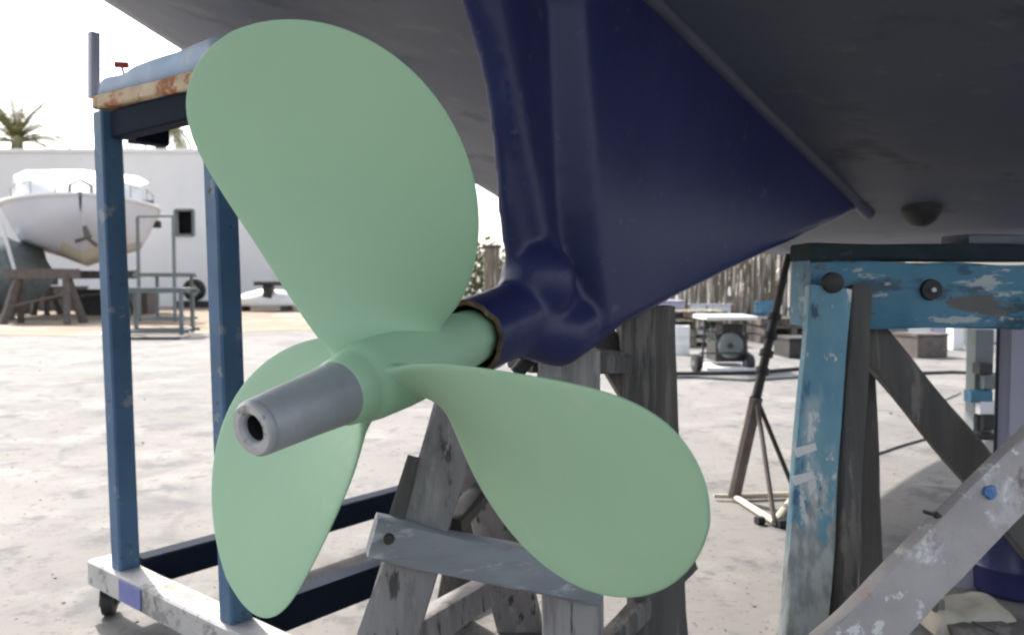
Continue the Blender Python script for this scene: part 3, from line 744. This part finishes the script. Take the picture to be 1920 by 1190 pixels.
# ------------------------------------------------------------------ generator cart
gy = at_z(1360, 698, 0).y; s_ = gy / FPX
def gp(px, py, dy=0): return at_y(px, py, gy + dy)
gen = thing('generator_cart', 'small engine generator on a wheeled cart with white canopy bar, in the yard behind', 'generator', (gp(1360, 700).x, gy, 0))
for dy in (0, .34):
    bm = B()
    for px in (1316, 1402): board(bm, gp(px, 690, dy), gp(px + (6 if px < 1360 else -6), 598, dy), .014, .014)
    board(bm, gp(1312, 662, dy), gp(1406, 662, dy), .012, .012)
    link('side_frame', bm, IRON, gen)
bm = B(); c = gp(1358, 594, .17); boxb(bm, c, (96 * s_, .40, 7 * s_), bev=.008); link('canopy', bm, WHITE, gen)
bm = B(); c = gp(1360, 688, .12); boxb(bm, c, (90 * s_, .36, 8 * s_), bev=.004); link('tray', bm, WHITE, gen)
bm = B(); c = gp(1362, 650, .18); boxb(bm, c, (60 * s_, .26, 52 * s_), bev=.012); boxb(bm, gp(1366, 618, .18), (38 * s_, .2, 22 * s_), bev=.008); link('engine_block', bm, IRON, gen)
bm = B(); lathe(bm, [(-.03, 0), (-.03, .05), (-.035, .062), (-.02, .082), (.02, .088)], gp(1370, 648, .04), (0, 1, 0), 28); link('fan_cover', bm, GREYM, gen, smooth=True)
bm = B(); lathe(bm, [(-.012, 0), (-.012, .016), (0, .02)], gp(1370, 648, .008), (0, 1, 0), 16); link('starter_hub', bm, IRON, gen, smooth=True)
for px in (1306, 1404):
    c = gp(px, 683, 0); bm = B(); r_ = .062; c.z = r_; lathe(bm, [(-.022, 0), (-.022, r_ * .6), (-.018, r_), (.018, r_), (.022, r_ * .6), (.022, 0)], c, (1, .12, 0), 24); wh = link('wheel', bm, BLACK, gen, smooth=True)
    bm = B(); lathe(bm, [(-.024, 0), (-.024, .022), (.024, .022), (.024, 0)], c, (1, .12, 0), 16); link('hub_cap', bm, GREYM, wh, smooth=True)
bm = B(); tube(bm, [gp(1330, 640, -.02), gp(1334, 618, -.05), gp(1330, 600, -.02)], .006); tube(bm, [gp(1320, 625, 0), gp(1345, 640, -.02)], .008); link('fuel_hose', bm, GREYM, gen)

# ground hoses
def hose(pts, r, mat, label, nm='ground_hose', cat='hose'):
    P = [at_z(px, py, r) for px, py in pts]; out = []
    for i in range(len(P) - 1):
        for k in range(6):
            f = k / 6; c = P[i].lerp(P[i + 1], f); out.append(c + Vector((0, .05 * mn.noise(c * 1.5), 0)))
    out.append(P[-1]); bm = B(); tube(bm, out, r, 6)
    tagp(link(nm, bm, mat, smooth=True, base=P[0]), label, cat)
hose([(1235, 708), (1300, 706), (1400, 712), (1510, 706)], .010, GREYM, 'grey hose running across the concrete below the generator cart')
hose([(1262, 700), (1420, 698), (1510, 690)], .013, BLACK, 'thick black hose right under the generator cart wheels')
hose([(1600, 862), (1660, 846), (1720, 824), (1790, 800)], .004, IRON, 'thin dark cable on the floor between the teal legs and pedestal', 'floor_cable', 'cable')
hose([(1625, 702), (1700, 700), (1790, 698), (1880, 702)], .011, IRON, 'dark hose lying behind the pedestal under the teal beam')
hose([(1700, 772), (1760, 752), (1800, 735)], .004, GREYM, 'short thin grey cable curling towards the pedestal', 'floor_cable', 'cable')

# reed fence behind the yard on the right
fy = 9.0
fen = thing('reed_fence', 'tall bleached reed and pole fence behind the generator cart', 'fence', (4, fy, 0))
bm = B(); fx0, fx1 = at_y(1160, 500, fy).x, at_y(1520, 500, fy).x
x = fx0
while x < fx1:
    h_ = random.uniform(.75, 1.6); l_ = random.uniform(-.09, .09)
    tube(bm, [(x, fy + random.uniform(-.05, .05), 0), (x + l_ * .5, fy, h_ * .5), (x + l_, fy + random.uniform(-.1, .1), h_)], random.uniform(.006, .019), 5)
    x += random.uniform(.008, .028)
link('canes', bm, REED, fen)
bm = B()
x = fx0
while x < fx1:
    h_ = random.uniform(.6, 1.3); board(bm, (x, fy + .12, 0), (x + random.uniform(-.05, .05), fy + .12, h_), random.uniform(.03, .11), .02); x += random.uniform(.07, .3)
link('boards', bm, WHITE, fen)
# low junk rows far right, behind the teal trestle opening
def crate(c, s, rz, mat, label, cat='crate', nm='crate', grp=None):
    cr = thing(nm, label, cat, (c[0], c[1], 0), grp); z0 = c[2] if len(c) > 2 else 0
    bm = B(); boxb(bm, (c[0], c[1], z0 + s[2] / 2), s, rz, .006, rough=.004); link('box', bm, mat, cr)
    bm = B(); boxb(bm, (c[0], c[1], z0 + s[2] + .012), (s[0] * 1.05, s[1] * 1.05, .02), rz, .005, rough=.003); link('lid', bm, mat, cr)
    return cr
def gxy(px, py): p = at_z(px, py, 0); return p.x, p.y
jx = gxy(1725, 668); crate((*jx, 0), (.30, .25, .17), .3, BRNIRON, 'rusty brown box in the gap under the teal beam', 'box', 'rusty_box')
jx = gxy(1790, 655); crate((*jx, 0), (.10, .10, .30), .1, WHITE, 'slim white canister standing right of the rusty box', 'canister', 'canister')
jx = gxy(1826, 652); crate((*jx, 0), (.10, .12, .34), .2, GREYM, 'grey canister standing behind the power pedestal', 'canister', 'canister')
jx = gxy(1655, 655); crate((*jx, 0), (.34, .3, .20), -.2, GREYM, 'low grey crate seen at the left end under the teal beam', 'crate')
jx = gxy(1700, 640); crate((*jx, 0), (.5, .3, .24), .1, WHITE, 'wide white crate behind the rusty box', 'crate')
jx = gxy(1760, 640); crate((*jx, 0), (.32, .3, .36), .1, LAV, 'lavender crate behind the white canister', 'crate')
jx = gxy(1850, 640); crate((*jx, 0), (.5, .3, .42), .1, WHITE, 'white crate in the far corner left of the blue cabinet', 'crate')
# tarpaulined stack (far background right)
def wreck(px, py, w_, h_, mat, label, seed, nm='covered_pile', cat='pile'):
    x_, y_ = gxy(px, py); bm = B(); cloud(bm, (x_, y_, 0), (w_ / 2, w_ / 3, h_), .35, 2.2, 4, seed=seed, flat=.001)
    tagp(link(nm, bm, mat, smooth='all', base=(x_, y_, 0)), label, cat)
wreck(1650, 612, 1.6, .62, WHITE, 'white sheeted pile in the far background behind the teal leg', 3)
wreck(1790, 612, 1.8, .75, GREYM, 'grey sheeted pile in the far background above the lavender crate', 8)

def pallets(px, py, n_, mat, label):
    x_, y_ = gxy(px, py); t_ = thing('pallet_stack', label, 'pallets', (x_, y_, 0))
    for k in range(n_):
        z_ = k * .085; rz = random.uniform(-.12, .12); bm = B(); d_ = Vector((math.cos(rz), math.sin(rz), 0)); e_ = Vector((-d_.y, d_.x, 0)); o2 = Vector((x_, y_, 0))
        for j in range(5): board(bm, o2 - d_ * .3 + e_ * (j - 2) * .12 + Vector((0, 0, z_ + .07)), o2 + d_ * .3 + e_ * (j - 2) * .12 + Vector((0, 0, z_ + .07)), .09, .014, seg=2)
        for j in (-1, 0, 1): board(bm, o2 - e_ * .28 + d_ * j * .27 + Vector((0, 0, z_ + .032)), o2 + e_ * .28 + d_ * j * .27 + Vector((0, 0, z_ + .032)), .06, .06, seg=2)
        link('pallet', bm, mat, t_)
pallets(1290, 645, 4, REED, 'stack of pale wooden pallets left behind the generator cart')
pallets(1468, 640, 3, BRNIRON, 'low stack of brown pallets behind the tripod stand pole')
pallets(1700, 618, 5, REED, 'stack of pallets in the far yard seen under the teal beam')
def drum2(px, py, r_, h_, mat, label):
    x_, y_ = gxy(px, py); t_ = thing('oil_drum', label, 'drum', (x_, y_, 0)); bm = B()
    lathe(bm, [(0, 0), (0, r_), (.01, r_ * 1.02), (h_ * .33, r_), (h_ * .35, r_ * 1.04), (h_ * .37, r_), (h_ * .66, r_), (h_ * .68, r_ * 1.04), (h_ * .7, r_), (h_ - .01, r_ * 1.02), (h_, r_), (h_ - .015, r_ * .95), (h_ - .015, 0)], (x_, y_, 0), (0, 0, 1), 24); link('drum_body', bm, mat, t_, smooth=True)
drum2(1436, 632, .13, .40, TEAL, 'small teal steel drum between the generator cart and tripod pole')
drum2(1272, 664, .09, .24, WHITE, 'white plastic tub standing left of the generator cart')
drum2(1672, 628, .15, .42, BRNIRON, 'rusty steel drum in the far yard left of the rusty box')
drum2(1758, 630, .14, .40, DRUM, 'blue steel drum in the far yard above the slim white canister')
# ladder and leaning poles before the fence
x_, y_ = gxy(1350, 612); lad = thing('ladder', 'pale wooden ladder leaning on the reed fence above the generator', 'ladder', (x_, y_, 0))
for dx in (0, .34): bm = B(); board(bm, (x_ + dx, y_, 0), (x_ + dx + .25, 8.85, 1.35), .04, .05); link('stile', bm, REED, lad)
for k in range(5): f_ = .15 + k * .17; bm = B(); tube(bm, [(x_ + .25 * f_, y_ + (8.85 - y_) * f_, 1.35 * f_), (x_ + .34 + .25 * f_, y_ + (8.85 - y_) * f_, 1.35 * f_)], .016, 6); link('rung', bm, REED, lad)
rnd_ = random.Random(5)
for i_, (px, lab, mt) in enumerate(((1283, 'grey pole leaning on the left end of the fence gap', GREYM), (1312, 'brown pole leaning steeply on the fence above the white tub', BRNIRON), (1392, 'white pole leaning left on the fence above the generator canopy', WHITE),
                       (1418, 'dark thin pole leaning right on the fence near the tripod', IRON), (1448, 'teal pole leaning on the fence behind the tripod pole', TEAL), (1478, 'white pole at the right end of the fence beside the teal trestle', WHITE))):
    x_, y_ = gxy(px, 606 + 3 * (i_ % 3)); bm = B(); l_ = rnd_.uniform(-.3, .3); tube(bm, [(x_, y_, 0), (x_ + l_, 8.8, 1.25)], rnd_.uniform(.015, .03), 8)
    tagp(link('leaning_pole', bm, mt, smooth=True, base=(x_, y_, 0)), lab, 'pole')
for px, py, sx, sz, mt, lab in ((1325, 628, .45, .34, WHITE, 'white carton behind the left side of the generator cart'), (1398, 622, .5, .42, BRNIRON, 'brown carton behind the right side of the generator cart'),
                                (1490, 668, .22, .14, IRON, 'small dark box beside the teal leg on the far concrete'), (1246, 640, .3, .4, LAV, 'lavender carton partly behind the dark timber leg')):
    x_, y_ = gxy(px, py); crate((x_, y_, 0), (sx, .35, sz), rnd_.uniform(-.3, .3), mt, lab, 'box', 'carton')
# grit and small litter on the concrete
bm = B(); rg = random.Random(11)
for i in range(900):
    y_ = 1.2 + 7 * rg.random() ** 1.8; x_ = rg.uniform(-.75, .75) * y_ ; r_ = rg.uniform(.001, .0032) * (1 + (rg.random() < .03) * 1.5)
    b2 = bmesh.new(); bmesh.ops.create_icosphere(b2, subdivisions=1, radius=r_)
    for v in b2.verts: v.co = Vector((v.co.x * rg.uniform(.7, 1.6), v.co.y * rg.uniform(.7, 1.6), v.co.z * .6)) + Vector((x_, y_, r_ * .3))
    merge(bm, b2)
tagp(link('grit', bm, M('grit', (.20, .19, .18), (.10, .095, .09), 30, .9, .3)), 'scattered grit and paint chips on the concrete', 'grit', kind='stuff')

# shrub and mooring post seen between blade and keel
def leaves(bm, c, s, n_, size, seed, up=.3):
    rnd = random.Random(seed)
    for _ in range(n_):
        d_ = Vector((rnd.gauss(0, 1), rnd.gauss(0, 1), rnd.gauss(0, 1))).normalized() * rnd.uniform(.35, 1) ** .5
        d_ *= 1 + .35 * mn.noise(d_ * 2.5 + Vector((seed, 0, 0)))
        p = Vector(c) + Vector((d_.x * s[0], d_.y * s[1], d_.z * s[2]))
        a = Vector((rnd.gauss(0, 1), rnd.gauss(0, 1), rnd.gauss(0, 1) + up)).normalized(); b_ = a.cross(Vector((rnd.gauss(0, 1), rnd.gauss(0, 1), rnd.gauss(0, 1)))).normalized()
        L_ = size * rnd.uniform(.6, 1.3)
        v = [bm.verts.new(p), bm.verts.new(p + a * L_ * .5 + b_ * L_ * .22), bm.verts.new(p + a * L_), bm.verts.new(p + a * L_ * .5 - b_ * L_ * .22)]
        bm.faces.new(v)
for px, pt, Y, w_, lab, sd_ in ((890, 455, 10.5, .9, 'leafy green shrub seen in the gap right of the top blade', 4), (985, 470, 11.5, 1.1, 'leafy shrub behind the stern tube', 6)):
    p = at_y(px, pt, Y); sh_ = thing('shrub', lab, 'shrub', (p.x, Y, 0), 'shrubs at the back of the yard')
    bm = B(); leaves(bm, (p.x, Y, p.z * .56), (w_ / 2, w_ / 2, p.z * .46), 1500, .09, sd_); link('foliage', bm, LEAF, sh_)
    bm = B()
    for k in range(6): tube(bm, [(p.x, Y, 0), (p.x + random.uniform(-.2, .2), Y, p.z * .4), (p.x + random.uniform(-.35, .35), Y + random.uniform(-.2, .2), p.z * .85)], [.025, .016, .006], 6)
    link('stem', bm, BARK, sh_)
p = at_y(918, 465, 6.5)
mp_ = thing('wooden_post', 'short brown wooden post seen between the top blade and the keel', 'post', (p.x, 6.5, 0))
bm = B(); board(bm, (p.x, 6.5, 0), (p.x + .02, 6.5, p.z), .12, .12, rough=.01, seg=10); link('post_shaft', bm, REED, mp_)
bm = B(); boxb(bm, (p.x + .02, 6.5, p.z + .012), (.15, .15, .024), bev=.005); link('post_cap', bm, BRNIRON, mp_)

# ------------------------------------------------------------------ palms behind the wall
def palm(px, py, Y, label, n_, seed, L_=1.7, lift=.7):
    c = at_y(px, py, Y); rnd = random.Random(seed); pt = thing('palm_tree', label, 'palm', (c.x, Y, 0), 'palms behind the yard wall')
    bm = B(); tube(bm, [(c.x + .15, Y, 0), (c.x + .1, Y, c.z * .5), (c.x, Y, c.z)], [.26, .2, .17], 12); link('trunk', bm, BARK, pt, smooth=True)
    bm = B()
    for k in range(n_):
        az = 2 * PI * k / n_ + rnd.uniform(-.3, .3); el = rnd.choice([.25, .55, .9, 1.25]) + rnd.uniform(-.2, .2); l_ = L_ * rnd.uniform(.75, 1.1)
        h = Vector((math.cos(az), math.sin(az), 0)); pts = []
        pos = Vector((c.x, Y, c.z)); e = el
        for i in range(12):
            pts.append(pos.copy()); pos = pos + (h * math.cos(e) + Vector((0, 0, math.sin(e)))) * l_ / 11; e -= (.10 if el > 1 else .15) * lift
        tube(bm, pts, [.02 * (1 - i / 13) + .004 for i in range(12)], 5)
        side = h.cross(Vector((0, 0, 1)))
        for i in range(1, 12):
            d_ = (pts[i] - pts[i - 1]).normalized()
            for sgn in (-1, 1):
                for q_ in (0, .33, .66):
                    b0_ = pts[i - 1].lerp(pts[i], q_); ll = .34 * math.sin(PI * min(1, (i + q_) / 12.5)) + .06
                    tip = b0_ + (side * sgn * .75 + d_ * .6 + Vector((0, 0, -.28 + .2 * rnd.random()))).normalized() * ll
                    wv = d_ * .024
                    bm.faces.new([bm.verts.new(b0_ - wv), bm.verts.new(b0_ + wv), bm.verts.new(tip)])
    link('crown', bm, FROND, pt)
palm(32, 268, 25, 'palm crown rising over the wall at the far left of the photo', 34, 3, 2.1)
palm(300, 246, 26, 'palm fronds over the wall, seen just under the rusty rack top', 26, 11, 2.4, 1.9)

# ------------------------------------------------------------------ cabin cruiser facing us on the far left
by_ = 12.6
def boat(name, label, px0, px1, ydeck, ybot, Yb, length, mats, cabin=True):
    l0 = at_y(px0, ydeck, Yb + 1.2); l1 = at_y(px1, ydeck, Yb + 1.2); cx = at_y((px0 + px1) / 2, ydeck, Yb).x; hw = (l1.x - l0.x) / 2 * .86
    zd = at_y(150, ydeck, Yb + .6).z; zb = at_y(150, ybot, Yb + .6).z
    root = thing(name, label, 'boat', (cx, Yb + length / 2, 0))
    NS = 26; rows = []
    hd = Vector((-math.sin(.46), math.cos(.46), 0)); sdv = Vector((hd.y, -hd.x, 0))
    o = Vector((cx, Yb, 0))
    def sec(f):
        b_ = hw * (math.sin(min(1, f * 2.9) * PI / 2)) ** .6 + .02; sheer = zd + .18 * (1 - f) ** 2; keel = zb + (zd - zb) * .85 * max(0, 1 - f * 5) ** 1.6 + 0
        chn = keel + (sheer - keel) * .38
        return b_, sheer, keel, chn
    for i in range(NS + 1):
        f = i / NS; b_, s__, k__, c__ = sec(f); y_ = f * length
        half = [(0, k__), (b_ * .35, k__ + (c__ - k__) * .5), (b_ * .78, c__), (b_ * .88, c__ + (s__ - c__) * .35), (b_ * .97, c__ + (s__ - c__) * .8), (b_, s__)]
        rows.append([o + hd * y_ + sdv * (-n) + Vector((0, 0, z)) for n, z in half[::-1]] + [o + hd * y_ + sdv * n + Vector((0, 0, z)) for n, z in half[1:]])
    bm = B(); V = grid(bm, rows); bm.faces.new(V[-1])
    for i in range(NS):
        try: bm.faces.new((V[i][0], V[i + 1][0], V[i + 1][-1], V[i][-1]))
        except ValueError: pass
    for f_ in bm.faces:
        cz = sum(v.co.z for v in f_.verts) / len(f_.verts)
        if cz < zb + (zd - zb) * .3: f_.material_index = 1
    link('hull', bm, mats, root, smooth=True)
    bm = B(); gl = [r[0] for r in rows][::-1] + [r[-1] for r in rows][1:]
    tube(bm, gl, .035, 6); link('rub_rail', bm, WHITE, root, smooth=True)
    return root, o, hd, sdv, zd, zb, hw
cr_, o, hd, sdv, zd, zb, hw = boat('cabin_cruiser', 'white cabin cruiser facing us on stands at the far left before the wall', 2, 300, 392, 494, by_, 3.6, [BOATW, CREAM])
def cp3(u, v, z): return o + hd * v + sdv * u + Vector((0, 0, z))
zr = at_y(150, 312, by_ + 1.4).z
bm = B()
rows = []
for v, wv, z_ in ((.35, .30, zd + .20), (.7, .60, zd + .42), (1.1, .84, zd + .60), (1.6, .92, zr - .10), (2.4, .95, zr), (4.6, .95, zr), (4.9, .95, zd + .05)):
    ww = hw * wv
    rows.append([cp3(-ww, v, zd - .02), cp3(-ww * .96, v, z_ - .12), cp3(-ww * .8, v, z_ - .02), cp3(0, v, z_ + .04), cp3(ww * .8, v, z_ - .02), cp3(ww * .96, v, z_ - .12), cp3(ww, v, zd - .02)])
V = grid(bm, rows); bm.faces.new(V[0]); bm.faces.new(V[-1][::-1]); link('cabin', bm, WHITE, cr_, smooth=True)
bm = B(); tube(bm, [cp3(0, .25, zd + .2), cp3(0, -.08, zd + .18)], .03)
tube(bm, [cp3(-.16, .3, zd + .05), cp3(-.15, .25, zd + .34), cp3(0, .2, zd + .42), cp3(.15, .25, zd + .34), cp3(.16, .3, zd + .05)], .028, 6); link('anchor_roller', bm, GREYM, cr_, smooth=True)
bm = B(); tube(bm, [cp3(.05, -.02, zd - .32), cp3(.1, -.05, zd - .5)], [.03, .06], 6); tube(bm, [cp3(-.08, -.03, zd - .56), cp3(.08, -.06, zd - .50), cp3(.22, -.03, zd - .62)], .035, 6); link('anchor', bm, BRNIRON, cr_)
bm = B()
for u in (-1, 1):
    pts = [cp3(u * hw * w__, v, zd + .42) for v, w__ in ((.2, .3), (.7, .62), (1.3, .85), (2.2, .97))]; tube(bm, pts, .013, 5)
    for v, w__ in ((.2, .3), (.7, .62), (1.3, .85), (2.2, .97)): tube(bm, [cp3(u * hw * w__, v, zd), cp3(u * hw * w__, v, zd + .42)], .012, 5)
link('bow_rail', bm, PIPEY, cr_)
for u, v, z_ in ((hw * .86, 1.4, zd + .16), (hw * .97, 1.7, zd - .17)):
    bm = B(); boxb(bm, cp3(u, v - .35, z_), (.15, .12, .12), .1, .03); link('fender', bm, IRON, cr_)
bm = B()
for k in (-1, 1):
    a = cp3(k * hw * .30, 2.25, zr - .30); boxb(bm, a, (hw * .45, .03, .22), .10, .01)
link('windscreen', bm, BOATW, cr_)
# supports under the cruiser
def trestle(px, py, h_, w_, lab, mat, grp='timber trestles under the white cruiser'):
    x_, y_ = gxy(px, py); t_ = thing('timber_trestle', lab, 'trestle', (x_, y_, 0), grp)
    bm = B(); boxb(bm, (x_, y_, h_), (w_, .14, .14), .05, .01, rough=.02); link('beam', bm, mat, t_)
    for sx in (-.42, .42):
        for sy in (-.22, .22):
            bm = B(); board(bm, (x_ + sx * w_ * 1.1, y_ + sy, 0), (x_ + sx * w_ * .8, y_, h_), .09, .09, rough=.01); link('leg', bm, mat, t_)
    bm = B(); board(bm, (x_ - .4 * w_, y_ - .12, h_ * .35), (x_ + .4 * w_, y_ - .12, h_ * .6), .07, .03); link('brace', bm, mat, t_)
trestle(82, 607, .72, 1.0, 'brown timber trestle in front, under the cruiser bow', BRNIRON)
trestle(150, 592, .74, 2.1, 'wide dark timber trestle under the middle of the cruiser', WOODD)
trestle(45, 590, .62, 1.2, 'dark timber trestle at the left under the cruiser', WOODD)
for px, py, sx, sz, mt, lab in ((20, 588, .5, .55, IRON, 'dark box at the photo left edge under the cruiser'), (120, 582, .8, .5, WOODD, 'dark box in shade between the cruiser trestles'), (185, 590, .55, .45, IRON, 'black box under the cruiser beside the blue rack post'),
                                (255, 588, .6, .40, BRNIRON, 'brown box right of the blue rack post'), (60, 580, .6, .45, BRNIRON, 'brown box far behind the cruiser trestles')):
    x_, y_ = gxy(px, py); crate((x_, y_, 0), (sx, .5, sz), .1, mt, lab, 'box', 'storage_box', 'boxes stored under the cruiser')
# covered dinghy at the left edge
bm = B(); x_, y_ = gxy(-22, 600); cloud(bm, (x_, y_ + .3, .75), (.55, 1.2, .60), .2, 1.5, 4, seed=2)
dg_ = thing('covered_dinghy', 'dinghy under a grey-green cover at the extreme left edge', 'dinghy', (x_, y_, 0)); link('cover', bm, GREYM, dg_, smooth='all')
bm = B(); tube(bm, [(x_ + .38, y_ - .2, 1.5), (x_ + .62, y_ - .2, .55)], .03, 6); link('strap', bm, WHITE, dg_)
for sx in (-.3, .35):
    bm = B(); board(bm, (x_ + sx, y_, 0), (x_ + sx, y_, .45), .1, .1); link('support', bm, WOODD, dg_)

# grey-green work stands
def wstand(px, py, w_, h_, d_, rz, lab, tall):
    x_, y_ = gxy(px, py); t_ = thing('work_stand', lab, 'stand', (x_, y_, 0), 'metal work stands in the yard')
    c_, s_ = math.cos(rz), math.sin(rz)
    def g(u, v, z): return Vector((x_ + u * c_ - v * s_, y_ + u * s_ + v * c_, z))
    for u in (-w_ / 2, w_ / 2):
        for v in (0, d_): bm = B(); board(bm, g(u, v, 0.02), g(u, v, h_ if v else tall), .04, .04); link('post', bm, GREYM, t_)
    for z_ in (.06, h_):
        bm = B()
        for v in (0, d_): board(bm, g(-w_ / 2 - .08, v, z_), g(w_ / 2 + .08, v, z_), .035, .035)
        for u in (-w_ / 2, w_ / 2): board(bm, g(u, 0, z_ + .002), g(u, d_, z_ + .002), .03, .03)
        link('rail_frame', bm, GREYM, t_)
    bm = B(); board(bm, g(-w_ / 2, 0, tall + .01), g(w_ / 2, 0, tall + .01), .03, .03); link('top_rail', bm, GREYM, t_)
    bm = B(); boxb(bm, g(0, d_ / 2, h_ + .03), (w_ + .1, d_ + .05, .02), rz, .004); link('shelf', bm, GREYM, t_)
wstand(285, 632, .62, .50, .5, .15, 'nearer grey-green metal work stand right of the blue rack post', .52)
wstand(295, 606, .55, .70, .5, -.1, 'taller grey-green metal work stand before the wall', 1.55)
x_, y_ = gxy(262, 636); bm = B(); boxb(bm, (x_ + .05, y_, .012), (.75, .05, .02), -.05); tagp(link('steel_bar', bm, IRON, base=(x_, y_, 0)), 'dark steel bar lying flat before the nearer work stand', 'bar')
# spare wheel and small trailer by the wall
x_, y_ = gxy(365, 577); ty = thing('spare_wheel', 'black tyre on a grey rim leaning near the wall below the window', 'wheel', (x_, y_, 0))
bm = B(); lathe(bm, [(-.08, .14), (-.09, .2), (-.06, .26), (.06, .26), (.09, .2), (.08, .14)], (x_, y_, .42), (.1, 1, .1), 28); link('tyre', bm, BLACK, ty, smooth=True)
bm = B(); lathe(bm, [(-.04, 0), (-.05, .14), (.05, .14), (.04, 0)], (x_, y_, .42), (.1, 1, .1), 20); link('rim', bm, PIPEY, ty, smooth=True)
bm = B(); boxb(bm, (x_, y_ + .15, .08), (.9, .3, .16), bev=.02); link('cradle', bm, IRON, ty)
x_, y_ = gxy(478, 584); od = thing('upturned_dinghy', 'small white upturned dinghy by the wall left of the top blade', 'dinghy', (x_, y_, 0))
bm = B(); cloud(bm, (x_ + .25, y_ + .2, .16), (.75, .4, .3), .1, 2, 3, flat=.12); link('shell', bm, WHITE, od, smooth='all')
bm = B(); boxb(bm, (x_ + .42, y_ - .1, .58), (.75, .2, .09), 0, .02); boxb(bm, (x_ + .3, y_ - .05, .38), (.18, .2, .34), 0, .03); link('outboard', bm, IRON, od)
for sx in (-.3, .6):
    bm = B(); boxb(bm, (x_ + sx, y_ + .2, .07), (.12, .5, .13)); link('support_block', bm, WOODD, od)
x_, y_ = gxy(425, 580); crate((x_, y_, 0), (.5, .4, .3), 0, GREYM, 'grey box by the wall behind the second blue rack post', 'box', 'storage_box')
print('objects', len(bpy.data.objects))
